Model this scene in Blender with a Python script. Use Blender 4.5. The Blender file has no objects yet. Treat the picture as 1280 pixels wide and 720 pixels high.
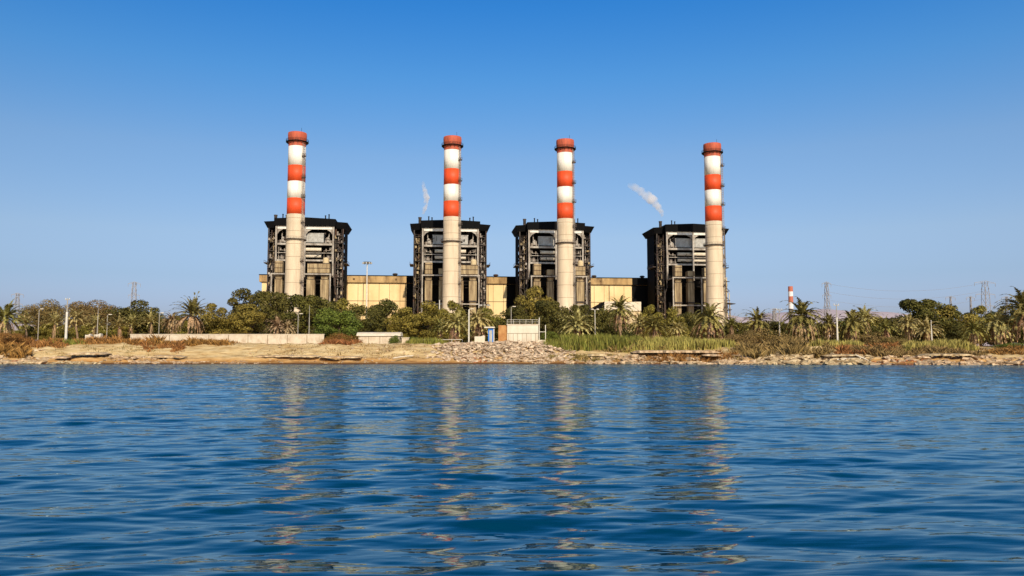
import bpy, math, random
import numpy as np
from mathutils import Vector, Matrix
R = math.radians
C = bpy.context.scene.collection
H_CAM = 2.2
TH = R(4.6)
GZ = 4.0            # level of the land the plant stands on

# ------------------------------------------------------------------ survey helper (photo reading -> place in the world)
def P(px, py, Y):
    a = (px-640)/1000.0; b = (360-py)/1000.0
    d = (a, math.cos(TH)-b*math.sin(TH), math.sin(TH)+b*math.cos(TH))
    t = Y/d[1]
    return Vector((d[0]*t, Y, H_CAM+d[2]*t))

# ------------------------------------------------------------------ materials
def new_mat(name):
    m = bpy.data.materials.new(name); m.use_nodes = True
    nt = m.node_tree; b = nt.nodes['Principled BSDF']
    return m, nt, b
def mat(name, c1, c2=None, scale=1.0, rough=0.8, stretch=(1,1,1), bump=0.0, lo=0.35, hi=0.65, metal=0.0,
        dirt=None, dirt_scale=.15, dirt_stretch=(1,1,.25), dirt_lo=.5, dirt_hi=.75, spec=0.3, detail=5, island=0.0, objrand=0.0):
    m, nt, b = new_mat(name)
    N = nt.nodes.new; L = nt.links.new
    b.inputs['Roughness'].default_value = rough
    b.inputs['Metallic'].default_value = metal
    b.inputs['Specular IOR Level'].default_value = spec
    tc = N('ShaderNodeTexCoord')
    mp = N('ShaderNodeMapping'); mp.inputs['Scale'].default_value = stretch
    L(tc.outputs['Object'], mp.inputs['Vector'])
    nz = N('ShaderNodeTexNoise'); nz.inputs['Scale'].default_value = scale; nz.inputs['Detail'].default_value = detail
    nz.inputs['Roughness'].default_value = .6
    L(mp.outputs[0], nz.inputs['Vector'])
    rp = N('ShaderNodeValToRGB'); rp.color_ramp.elements[0].position = lo; rp.color_ramp.elements[1].position = hi
    rp.color_ramp.elements[0].color = (*c1, 1); rp.color_ramp.elements[1].color = (*(c2 or c1), 1)
    L(nz.outputs['Fac'], rp.inputs[0])
    out = rp.outputs[0]
    if dirt:
        mp2 = N('ShaderNodeMapping'); mp2.inputs['Scale'].default_value = dirt_stretch
        L(tc.outputs['Object'], mp2.inputs['Vector'])
        n2 = N('ShaderNodeTexNoise'); n2.inputs['Scale'].default_value = dirt_scale; n2.inputs['Detail'].default_value = 7
        n2.inputs['Roughness'].default_value = .65
        L(mp2.outputs[0], n2.inputs['Vector'])
        mr = N('ShaderNodeMapRange'); mr.inputs['From Min'].default_value = dirt_lo; mr.inputs['From Max'].default_value = dirt_hi
        L(n2.outputs['Fac'], mr.inputs[0])
        mx = N('ShaderNodeMix'); mx.data_type = 'RGBA'
        L(mr.outputs[0], mx.inputs['Factor']); L(out, mx.inputs[6]); mx.inputs[7].default_value = (*dirt, 1)
        out = mx.outputs[2]
    if island or objrand:
        hs = N('ShaderNodeHueSaturation'); L(out, hs.inputs['Color'])
        val = None
        if island:
            g = N('ShaderNodeNewGeometry')
            mr = N('ShaderNodeMapRange'); mr.inputs['To Min'].default_value = 1-island; mr.inputs['To Max'].default_value = 1+island
            L(g.outputs['Random Per Island'], mr.inputs[0]); val = mr.outputs[0]
            L(val, hs.inputs['Value'])
        if objrand:
            oi = N('ShaderNodeObjectInfo')
            mr = N('ShaderNodeMapRange'); mr.inputs['To Min'].default_value = .5-objrand; mr.inputs['To Max'].default_value = .5+objrand
            L(oi.outputs['Random'], mr.inputs[0]); L(mr.outputs[0], hs.inputs['Hue'])
        out = hs.outputs[0]
    L(out, b.inputs['Base Color'])
    if bump:
        bp = N('ShaderNodeBump'); bp.inputs['Strength'].default_value = bump; bp.inputs['Distance'].default_value = .3
        L(nz.outputs['Fac'], bp.inputs['Height']); L(bp.outputs[0], b.inputs['Normal'])
    return m

M = {}
M['red'] = mat('stack_red', (.72,.080,.018), (.58,.062,.015), .35, .55, (1,1,.2), dirt=(.33,.05,.02), dirt_scale=.3, dirt_lo=.55, dirt_hi=.85)
M['cap_red'] = mat('faded_cap_red', (.58,.115,.05), (.40,.08,.04), .35, .7, (1,1,.2), dirt=(.14,.05,.03), dirt_scale=.35, dirt_stretch=(1,1,.3), dirt_lo=.45, dirt_hi=.8)
M['duct'] = mat('dirty_duct', (.50,.385,.215), (.24,.165,.085), .5, .8, (1,1,.15), dirt=(.08,.045,.025), dirt_scale=.6, dirt_stretch=(1.5,1.5,.12), dirt_lo=.42, dirt_hi=.72)
M['white'] = mat('stack_white', (.84,.79,.70), (.68,.62,.53), .35, .5, (1,1,.2), dirt=(.42,.32,.22), dirt_scale=.35, dirt_stretch=(1,1,.12), dirt_lo=.55, dirt_hi=.85)
M['concrete'] = mat('stack_concrete', (.65,.52,.36), (.56,.445,.305), .22, .85, (1,1,.25), bump=.1, dirt=(.28,.19,.12), dirt_scale=.3, dirt_stretch=(1,1,.1), dirt_lo=.5, dirt_hi=.9)
M['steel_light'] = mat('painted_steel', (.42,.37,.31), (.20,.16,.125), .5, .6, dirt=(.12,.07,.04), dirt_scale=.6, dirt_lo=.45, dirt_hi=.7)
M['frame_white'] = mat('frame_white', (.46,.41,.345), (.28,.235,.185), .6, .6, dirt=(.10,.07,.05), dirt_scale=.5, dirt_lo=.45, dirt_hi=.72)
M['beam_white'] = mat('beam_white', (.74,.70,.62), (.58,.53,.46), .6, .6, dirt=(.2,.14,.09), dirt_scale=.5, dirt_lo=.6, dirt_hi=.85)
M['steel_dull'] = mat('weathered_steel', (.065,.048,.038), (.022,.016,.012), .7, .7, dirt=(.10,.04,.02), dirt_scale=.7, dirt_lo=.5, dirt_hi=.7)
M['beige'] = mat('beige_cladding', (.62,.49,.29), (.46,.34,.18), .5, .75, (1,1,.15), dirt=(.14,.08,.04), dirt_scale=.5, dirt_stretch=(1.5,1.5,.12), dirt_lo=.48, dirt_hi=.8)
M['black'] = mat('soot_black', (.008,.008,.008), (.015,.013,.012), .5, .8, spec=.1)
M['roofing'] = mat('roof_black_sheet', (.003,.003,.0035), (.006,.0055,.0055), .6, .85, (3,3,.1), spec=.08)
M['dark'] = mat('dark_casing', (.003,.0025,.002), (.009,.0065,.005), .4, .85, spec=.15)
M['boxgrey'] = mat('grey_sheet', (.42,.40,.36), (.28,.26,.23), .8, .6, dirt=(.2,.17,.13), dirt_scale=.8, dirt_lo=.55, dirt_hi=.8)
M['hall'] = mat('ochre_cladding', (.78,.585,.31), (.71,.51,.25), .12, .75, (1,1,.5), dirt=(.36,.19,.07), dirt_scale=.05, dirt_stretch=(1,1,.5), dirt_lo=.52, dirt_hi=.85)
M['hallband'] = mat('ochre_band', (.50,.33,.15), (.40,.25,.10), .2, .75, (1,1,.3), dirt=(.10,.05,.02), dirt_scale=.25, dirt_lo=.42, dirt_hi=.7)
M['groove2'] = mat('joint_dark', (.30,.22,.145), rough=.9)  # darker brown tone for the chimney pour joints
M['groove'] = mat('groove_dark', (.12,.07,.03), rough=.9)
M['whitewash'] = mat('white_render', (.66,.57,.44), (.56,.47,.345), .6, .8, dirt=(.45,.36,.25), dirt_scale=.5, dirt_lo=.5, dirt_hi=.8)
M['wall'] = mat('pale_block_wall', (.60,.50,.37), (.50,.40,.28), .8, .85, bump=.1, dirt=(.36,.25,.16), dirt_scale=.8, dirt_stretch=(1,1,.6), dirt_lo=.5, dirt_hi=.75)
M['rust'] = mat('rusty_orange', (.46,.23,.08), (.34,.14,.045), 1.2, .85, dirt=(.65,.5,.35), dirt_scale=1.0, dirt_lo=.55, dirt_hi=.7)
M['blue'] = mat('blue_paint', (.02,.12,.45), (.03,.18,.5), 2, .5)
M['pole'] = mat('pole_white', (.66,.60,.50), (.52,.46,.37), 1, .6)
M['poleg'] = mat('pole_grey', (.36,.32,.26), (.28,.24,.19), 1, .6)
M['tower'] = mat('galvanised_far', (.30,.27,.26), (.25,.23,.22), .3, .7)
M['bark'] = mat('bark', (.16,.10,.06), (.09,.055,.035), 4, .9, (1,1,.3))
M['palmbark'] = mat('palm_bark', (.30,.20,.12), (.16,.10,.06), 3, .9, (1,1,2.5), bump=.5)
def leaf(n, a, b_, isl=.6, obr=.012, sc=.7): return mat(n, a, b_, sc, .7, island=isl, objrand=obr, spec=.2, lo=.35, hi=.65)
M['leaf_dark'] = leaf('foliage_dark', (.034,.034,.007), (.115,.092,.015))
M['leaf_olive'] = leaf('foliage_olive', (.095,.080,.013), (.235,.18,.028))
M['leaf_green'] = leaf('foliage_green', (.075,.095,.013), (.15,.16,.022))
M['leaf_brown'] = leaf('foliage_brown', (.13,.085,.027), (.20,.130,.040))
M['palm_green'] = leaf('palm_frond', (.12,.105,.025), (.27,.22,.06))
M['palm_pale'] = leaf('palm_frond_pale', (.27,.215,.07), (.40,.31,.12))
M['palm_dry'] = leaf('palm_frond_dry', (.26,.165,.08), (.36,.25,.13))
M['palm_dead'] = leaf('palm_skirt', (.20,.11,.055), (.36,.22,.12))
M['reed_green'] = leaf('reed_green', (.11,.13,.02), (.23,.21,.035))
M['reed_yellow'] = leaf('reed_yellow', (.24,.20,.045), (.40,.31,.085))
M['brush_red'] = leaf('brush_red', (.21,.088,.024), (.31,.145,.04))
M['brush_brown'] = leaf('brush_brown', (.17,.115,.035), (.25,.165,.055))
M['rock'] = mat('pale_rock', (.58,.43,.265), (.30,.195,.10), 1.2, .9, bump=.3, dirt=(.28,.16,.08), dirt_scale=.9, dirt_stretch=(1,1,1), dirt_lo=.52, dirt_hi=.7, objrand=.01, island=.25)
M['rockgrey'] = mat('grey_rubble', (.64,.49,.335), (.36,.25,.155), 1.2, .9, dirt=(.26,.15,.09), dirt_scale=.9, dirt_stretch=(1,1,1), dirt_lo=.52, dirt_hi=.7, island=.3)
M['rockrust'] = mat('rusty_rock', (.42,.17,.07), (.30,.11,.05), 1.2, .9, island=.3)
M['haze_hill'] = mat('hazy_hill', (.47,.385,.40), (.42,.345,.365), .004, 1, spec=0, stretch=(1,1,3))
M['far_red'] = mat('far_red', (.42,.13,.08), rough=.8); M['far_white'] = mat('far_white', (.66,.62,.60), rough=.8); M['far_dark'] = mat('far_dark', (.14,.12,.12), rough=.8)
M['wire'] = mat('wire', (.25,.23,.23), rough=.8)

# ------------------------------------------------------------------ mesh builder
class MB:
    def __init__(s): s.v = []; s.f = []
    def add(s, vs, fs):
        n = len(s.v); s.v += [tuple(v) for v in vs]; s.f += [tuple(i+n for i in f) for f in fs]; return s
    def box(s, x0, x1, y0, y1, z0, z1):
        v = [(x0,y0,z0),(x1,y0,z0),(x1,y1,z0),(x0,y1,z0),(x0,y0,z1),(x1,y0,z1),(x1,y1,z1),(x0,y1,z1)]
        return s.add(v, [(3,2,1,0),(4,5,6,7),(0,1,5,4),(1,2,6,5),(2,3,7,6),(3,0,4,7)])
    def bar(s, a, b, w, d=None):
        a = Vector(a); b = Vector(b); d = d or w
        z = (b-a).normalized(); ref = Vector((0,1,0)) if abs(z.y) < .9 else Vector((1,0,0))
        x = z.cross(ref).normalized(); y = z.cross(x)
        v = [p+x*sx*w/2+y*sy*d/2 for p in (a,b) for sx,sy in ((-1,-1),(1,-1),(1,1),(-1,1))]
        return s.add(v, [(3,2,1,0),(4,5,6,7),(0,1,5,4),(1,2,6,5),(2,3,7,6),(3,0,4,7)])
    def tube(s, pts, r, n=8, cap=True):
        pts = [Vector(p) for p in pts]
        rs = r if isinstance(r, (list,tuple)) else [r]*len(pts)
        v = []; f = []
        for i,p in enumerate(pts):
            t = (pts[min(i+1,len(pts)-1)]-pts[max(i-1,0)]).normalized()
            ref = Vector((0,1,0)) if abs(t.y) < .9 else Vector((1,0,0))
            x = t.cross(ref).normalized(); y = t.cross(x)
            for k in range(n):
                a = 2*math.pi*k/n; v.append(p+x*math.cos(a)*rs[i]+y*math.sin(a)*rs[i])
        for i in range(len(pts)-1):
            for k in range(n):
                a=i*n+k; b=i*n+(k+1)%n; f.append((a,b,b+n,a+n))
        if cap: f.append(tuple(range(n))[::-1]); f.append(tuple(range((len(pts)-1)*n, len(pts)*n)))
        return s.add(v, f)
    def lathe(s, prof, n=48, cx=0, cy=0, caps=True):
        v=[]; f=[]
        for r,z in prof:
            for k in range(n):
                a=2*math.pi*k/n; v.append((cx+r*math.cos(a), cy+r*math.sin(a), z))
        for i in range(len(prof)-1):
            for k in range(n):
                a=i*n+k; b=i*n+(k+1)%n; f.append((a,b,b+n,a+n))
        if caps: f.append(tuple(range(n))[::-1]); f.append(tuple(range((len(prof)-1)*n, len(prof)*n)))
        return s.add(v,f)
    def build(s, name, m, parent=None, smooth=False, loc=None):
        me = bpy.data.meshes.new(name); me.from_pydata(s.v, [], s.f)
        if smooth: me.polygons.foreach_set('use_smooth', [True]*len(me.polygons))
        me.materials.append(M[m] if isinstance(m,str) else m); me.update()
        o = bpy.data.objects.new(name, me); C.objects.link(o)
        if parent: o.parent = parent
        if loc is not None: o.location = loc
        return o
def tag(o, label=None, cat=None, group=None, kind=None):
    if label: o['label'] = label
    if cat: o['category'] = cat
    if group: o['group'] = group
    if kind: o['kind'] = kind
    return o
def empty(name, loc, rz=0.0, sc=None):
    o = bpy.data.objects.new(name, None); C.objects.link(o); o.location = loc; o.rotation_euler.z = rz
    if sc: o.scale = sc
    return o
def copy_tree(o, parent=None):
    c = o.copy(); C.objects.link(c); c.parent = parent
    for ch in [x for x in o.children]: copy_tree(ch, c)
    return c

# ------------------------------------------------------------------ camera
cam = bpy.data.cameras.new('camera'); co = bpy.data.objects.new('camera', cam); C.objects.link(co)
co.location = (0,0,H_CAM); co.rotation_euler = (R(90)+TH, 0, 0)
cam.sensor_width = 36; cam.lens = 36*1000/1280; cam.clip_start = .1; cam.clip_end = 30000
bpy.context.scene.camera = co

# ------------------------------------------------------------------ light
SUN_AZ, SUN_EL = 15.4, 31.0      # azimuth measured from "behind the camera" towards the right
sd = Vector((math.sin(R(SUN_AZ))*math.cos(R(SUN_EL)), -math.cos(R(SUN_AZ))*math.cos(R(SUN_EL)), math.sin(R(SUN_EL))))
sl = bpy.data.lights.new('sun', 'SUN'); sl.energy = 5.0; sl.angle = R(.5); sl.color = (1,.87,.68)
so = bpy.data.objects.new('sun', sl); C.objects.link(so)
so.rotation_euler = sd.to_track_quat('Z','Y').to_euler()
w = bpy.data.worlds.new('World'); bpy.context.scene.world = w; w.use_nodes = True
nt = w.node_tree; bg = nt.nodes['Background']
sky = nt.nodes.new('ShaderNodeTexSky'); sky.sky_type = 'NISHITA'; sky.sun_disc = False
sky.sun_elevation = R(SUN_EL); sky.sun_rotation = math.atan2(sd.x, sd.y)
sky.air_density = 1.0; sky.dust_density = 1.6; sky.ozone_density = 3.0
hs = nt.nodes.new('ShaderNodeHueSaturation'); hs.inputs['Saturation'].default_value = 1.25; hs.inputs['Value'].default_value = 1
nt.links.new(sky.outputs[0], hs.inputs['Color'])
# colour grade of the sky by elevation: clearer, bluer air overhead, pale haze low down
tcw = nt.nodes.new('ShaderNodeTexCoord'); sxw = nt.nodes.new('ShaderNodeSeparateXYZ'); nt.links.new(tcw.outputs['Generated'], sxw.inputs[0])
rw = nt.nodes.new('ShaderNodeValToRGB'); els = rw.color_ramp.elements
GR = [(0.0533, (1.22, 1.17, 1.64)), (0.0902, (1.34, 1.23, 1.46)), (0.1398, (1.80, 1.45, 1.45)), (0.2367, (1.95, 1.62, 1.56)), (0.3284, (1.227, 1.642, 1.809)), (0.4082, (0.65, 1.489, 1.939)), (0.60, (0.15, 0.60, 0.95))]
els[0].position = GR[0][0]; els[0].color = (*GR[0][1],1); els[1].position = GR[-1][0]; els[1].color = (*GR[-1][1],1)
for z_,c_ in GR[1:-1]: e_ = els.new(z_); e_.color = (*c_,1)
nt.links.new(sxw.outputs['Z'], rw.inputs[0])
mw = nt.nodes.new('ShaderNodeMix'); mw.data_type='RGBA'; mw.blend_type='MULTIPLY'; mw.inputs['Factor'].default_value=1
nt.links.new(hs.outputs[0], mw.inputs[6]); nt.links.new(rw.outputs[0], mw.inputs[7]); fx = nt.nodes.new('ShaderNodeMath'); fx.operation='MULTIPLY_ADD'; fx.inputs[1].default_value=.17; fx.inputs[2].default_value=1.0; nt.links.new(sxw.outputs['X'], fx.inputs[0])
mv = nt.nodes.new('ShaderNodeMix'); mv.data_type='RGBA'; mv.blend_type='MULTIPLY'; mv.inputs['Factor'].default_value=1
nt.links.new(mw.outputs[2], mv.inputs[6]); nt.links.new(fx.outputs[0], mv.inputs[7]); nt.links.new(mv.outputs[2], bg.inputs['Color'])
bg.inputs['Strength'].default_value = .085

# ------------------------------------------------------------------ numpy noise
rng = np.random.RandomState(5)
TAB = rng.rand(256,256)
def vnoise(x, y):
    xi = np.floor(x).astype(int); yi = np.floor(y).astype(int); fx = x-xi; fy = y-yi
    fx = fx*fx*(3-2*fx); fy = fy*fy*(3-2*fy)
    a = TAB[xi%256, yi%256]; b = TAB[(xi+1)%256, yi%256]; c = TAB[xi%256,(yi+1)%256]; d = TAB[(xi+1)%256,(yi+1)%256]
    return (a*(1-fx)+b*fx)*(1-fy)+(c*(1-fx)+d*fx)*fy
def fbm(x, y, o=4):
    s = 0; a = .5
    for i in range(o): s = s+a*vnoise(x*2**i+17*i, y*2**i+5*i); a *= .5
    return s
def grid_mesh(name, X, Y, Z, m, smooth=True):
    ny, nx = X.shape
    co_ = np.stack([X,Y,Z],-1).reshape(-1,3).astype(np.float32)
    i = np.arange(nx-1)[None,:]+np.arange(ny-1)[:,None]*nx
    q = np.stack([i,i+1,i+1+nx,i+nx],-1).reshape(-1,4).astype(np.int32)
    me = bpy.data.meshes.new(name)
    me.vertices.add(len(co_)); me.vertices.foreach_set('co', co_.ravel())
    me.loops.add(q.size); me.loops.foreach_set('vertex_index', q.ravel())
    me.polygons.add(len(q)); me.polygons.foreach_set('loop_start', np.arange(0,q.size,4,dtype=np.int32))
    me.polygons.foreach_set('loop_total', np.full(len(q),4,dtype=np.int32))
    me.polygons.foreach_set('use_smooth', np.full(len(q),smooth))
    me.update(calc_edges=True); me.validate()
    me.materials.append(m)
    o = bpy.data.objects.new(name, me); C.objects.link(o); return o
def quads_mesh(name, V, m, parent=None, nv=4):
    """V: (n, nv, 3) separate faces"""
    n = len(V); V = np.asarray(V, dtype=np.float32)
    me = bpy.data.meshes.new(name)
    me.vertices.add(n*nv); me.vertices.foreach_set('co', V.ravel())
    me.loops.add(n*nv); me.loops.foreach_set('vertex_index', np.arange(n*nv, dtype=np.int32))
    me.polygons.add(n); me.polygons.foreach_set('loop_start', np.arange(0,n*nv,nv,dtype=np.int32))
    me.polygons.foreach_set('loop_total', np.full(n,nv,dtype=np.int32))
    me.update(calc_edges=True)
    me.materials.append(M[m] if isinstance(m,str) else m)
    o = bpy.data.objects.new(name, me); C.objects.link(o)
    if parent: o.parent = parent
    return o

# ------------------------------------------------------------------ terrain
def shore(x):
    x = np.asarray(x, dtype=float)
    return 150 - 13*np.clip((x-20)/80,0,1) + 2.2*(fbm(x*.03+3, x*0+1)-.5) + 1.0*(fbm(x*.2, x*0+7)-.5)
def top_h(x):
    x = np.asarray(x, dtype=float)
    return 3.95 - .75*np.clip((x-12)/25,0,1) - .35*np.clip((x-60)/20,0,1)
def height(x, y):
    x = np.asarray(x, dtype=float); y = np.asarray(y, dtype=float)
    s = y-shore(x); T = top_h(x)
    n = fbm(x*.35, y*.35); n2 = fbm(x*1.1+40, y*1.3+9)
    z = np.where(s<0, s*.16, 0)
    z = z+np.clip(s/4.5,0,1)*.55
    led = 5.5+2.0*(fbm(x*.12+9, x*0+2)-.5)*2
    z = z+np.clip((s-led)/.8,0,1)*(.25+.75*fbm(x*.09+1,x*0+4))
    led2 = 9.5+2.5*(fbm(x*.15+19, x*0+5)-.5)*2
    z = z+np.clip((s-led2)/.7,0,1)*.35
    rest = T-z
    t = np.clip((s-7)/9,0,1); t = t*t*(3-2*t)
    z = np.where(s>7, z+rest*t, z)
    z = z+np.where(s>.5, (n-.5)*1.0*np.clip((s-.5)/3,0,1)*(1-np.clip((s-16)/6,0,1)) + (n2-.5)*.42*np.clip((s-1)/3,0,1), 0)
    z = np.where(s>40, z+(GZ-z)*np.clip((s-40)/40,0,1), z)
    return np.maximum(z,-3)
def hz(x,y): return float(height(np.array([x]),np.array([y]))[0])
xs = np.concatenate([-np.geomspace(6000,128,40)[:-1], np.arange(-128,128,.5), np.geomspace(128,6000,40)])
ys = np.concatenate([np.arange(118,178,.45), np.geomspace(178,9000,60)])
X,Y = np.meshgrid(xs,ys)
gm, nt_, gb = new_mat('sandy_ground')
N = nt_.nodes.new; L = nt_.links.new
gb.inputs['Roughness'].default_value = .95; gb.inputs['Specular IOR Level'].default_value = .1
tc = N('ShaderNodeTexCoord'); mp = N('ShaderNodeMapping'); mp.inputs['Scale'].default_value = (.25,.8,2.5); L(tc.outputs['Object'], mp.inputs[0])
nz = N('ShaderNodeTexNoise'); nz.inputs['Scale'].default_value = 1; nz.inputs['Detail'].default_value = 8; nz.inputs['Roughness'].default_value=.65; L(mp.outputs[0], nz.inputs[0])
rp = N('ShaderNodeValToRGB'); e = rp.color_ramp.elements
e[0].position=.30; e[0].color=(.20,.11,.045,1); e[1].position=.68; e[1].color=(.64,.48,.27,1)
k = e.new(.42); k.color=(.46,.30,.13,1); k = e.new(.54); k.color=(.56,.405,.20,1)
L(nz.outputs['Fac'], rp.inputs[0])
sx = N('ShaderNodeSeparateXYZ'); L(tc.outputs['Object'], sx.inputs[0])
mr = N('ShaderNodeMapRange'); mr.inputs['From Min'].default_value=.05; mr.inputs['From Max'].default_value=.42
L(sx.outputs['Z'], mr.inputs[0])
mx = N('ShaderNodeMix'); mx.data_type='RGBA'; mx.inputs[6].default_value=(.13,.07,.035,1); L(mr.outputs[0], mx.inputs['Factor']); L(rp.outputs[0], mx.inputs[7])
# lower beach more orange
mr2 = N('ShaderNodeMapRange'); mr2.inputs['From Min'].default_value=.5; mr2.inputs['From Max'].default_value=1.5; L(sx.outputs['Z'], mr2.inputs[0])
mx2 = N('ShaderNodeMix'); mx2.data_type='RGBA'; mx2.blend_type='MULTIPLY'; mx2.inputs[7].default_value=(.88,.66,.45,1)
inv = N('ShaderNodeMath'); inv.operation='SUBTRACT'; inv.inputs[0].default_value=1; L(mr2.outputs[0], inv.inputs[1])
L(inv.outputs[0], mx2.inputs['Factor']); L(mx.outputs[2], mx2.inputs[6]); L(mx2.outputs[2], gb.inputs['Base Color'])
bp = N('ShaderNodeBump'); bp.inputs['Strength'].default_value=.9; bp.inputs['Distance'].default_value=.35; L(nz.outputs['Fac'], bp.inputs['Height']); L(bp.outputs[0], gb.inputs['Normal'])
go = grid_mesh('ground', X, Y, height(X,Y), gm)
tag(go, 'sandy shore and flat land behind it', 'ground', kind='structure')

# hills on the horizon
xh = np.linspace(-5200,5200,520); yh = np.linspace(0,1,10)
XX,TT = np.meshgrid(xh,yh)
ridge = 100+185*fbm(xh*.0016+3, xh*0+2, 5)+25*fbm(xh*.012, xh*0+8, 3) - 60*np.clip((-xh-300)/900,0,1)
ZZ = ridge[None,:]*np.sin(TT*math.pi*.5)**.8
ho = grid_mesh('hills', XX, 3600+TT*900+ZZ*0, ZZ, M['haze_hill'])
tag(ho, 'low bare hills fading into the haze on the horizon', 'hills', kind='structure')

# ------------------------------------------------------------------ water
wm, nt_, wb = new_mat('sea_water')
N = nt_.nodes.new; L = nt_.links.new
nt_.nodes.remove(wb)
outn = nt_.nodes['Material Output']
df = N('ShaderNodeBsdfDiffuse'); df.inputs['Color'].default_value = (.0,.036,.075,1)
gl = N('ShaderNodeBsdfGlossy'); gl.inputs['Roughness'].default_value = .015; gl.inputs['Color'].default_value = (.74,.94,1.0,1)
fr = N('ShaderNodeFresnel'); fr.inputs['IOR'].default_value = 1.42
ms = N('ShaderNodeMixShader'); L(fr.outputs[0], ms.inputs[0]); L(df.outputs[0], ms.inputs[1]); L(gl.outputs[0], ms.inputs[2]); L(ms.outputs[0], outn.inputs[0])
tc = N('ShaderNodeTexCoord'); mp = N('ShaderNodeMapping'); mp.inputs['Scale'].default_value=(.24,1.3,1); mp.inputs['Rotation'].default_value=(0,0,R(-12)); L(tc.outputs['Object'], mp.inputs[0])
n1 = N('ShaderNodeTexNoise'); n1.inputs['Scale'].default_value=2.2; n1.inputs['Detail'].default_value=3; n1.inputs['Roughness'].default_value=.5; L(mp.outputs[0], n1.inputs[0])
bp = N('ShaderNodeBump'); bp.inputs['Strength'].default_value=.34; bp.inputs['Distance'].default_value=.06; L(n1.outputs['Fac'], bp.inputs['Height'])
for nn in (df, gl, fr): L(bp.outputs[0], nn.inputs['Normal'])
syy=N('ShaderNodeSeparateXYZ'); L(tc.outputs['Object'], syy.inputs[0])
mrd=N('ShaderNodeMapRange'); mrd.inputs['From Min'].default_value=12; mrd.inputs['From Max'].default_value=110; mrd.inputs['To Min'].default_value=.05; mrd.inputs['To Max'].default_value=.42; L(syy.outputs['Y'], mrd.inputs[0]); L(mrd.outputs[0], bp.inputs['Distance'])
nr, nc = 1050, 640
rr = np.geomspace(4.0, 175, nr); aa = np.linspace(R(-40), R(40), nc)
RR,AA = np.meshgrid(rr, aa, indexing='ij')
WX = RR*np.tan(AA); WY = RR-1.5
WZ = np.zeros_like(WX)
wr = np.random.RandomState(11)
dr = np.gradient(rr)[:,None]; da = RR*(aa[1]-aa[0])/np.cos(AA)**2
lams = np.geomspace(.26, 6.0, 68)
for lam in lams:
    a = R(10)+wr.normal()*R(19 if lam<2 else 15)
    kx, ky = -math.sin(a)*2*math.pi/lam, math.cos(a)*2*math.pi/lam
    slope = .013 if lam<.8 else (.0185 if lam<2.4 else .0115)
    amp = slope*lam/(2*math.pi)
    ph = wr.rand()*6.28
    # resolve: fade where the mesh is too coarse
    f = np.clip((lam/np.maximum(np.abs(np.cos(a))*dr, np.abs(math.sin(a))*da)-2.5)/3,0,1)
    g = .25+1.5*fbm(WX*.07+lam*3, WY*.07+7,2)
    p_ = kx*WX+ky*WY+ph+1.6*fbm(WX*.25/lam**.5+lam, WY*.25/lam**.5,2)
    WZ += amp*f*g*(np.sin(p_)+.34*np.cos(2*p_))
edge = np.clip((R(40)-np.abs(AA))/R(3),0,1)
WZ *= edge*np.clip((RR-4)/1,0,1)
wo = grid_mesh('water', WX, WY, WZ, wm)
tag(wo, 'deep blue rippled sea', 'water', kind='structure')
# calm sheet around the rippled part, a hair lower
ow = MB(); ow.add([(-6000,-3000,-.16),(6000,-3000,-.16),(6000,172,-.16),(-6000,172,-.16)],[(0,1,2,3)])
o = ow.build('open_water', wm); tag(o, 'open sea around the near water', 'water', kind='structure')

# ------------------------------------------------------------------ power plant frame
PHI = math.atan(.1)
def PL(u,v,z=GZ): return Vector((u*math.cos(PHI)-v*math.sin(PHI), 391+u*math.sin(PHI)+v*math.cos(PHI), z))
def solve_u(px, py, v=0):
    u = 0
    for _ in range(30):
        p = PL(u,v); q = P(px,py,p.y); u += (q.x-p.x)
    return u
stack_px = [371.2, 565.5, 706.5, 890.5]
US = [solve_u(p,200) for p in stack_px]
def zof(y, Y=388.3): return P(565,y,Y).z-GZ

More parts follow.
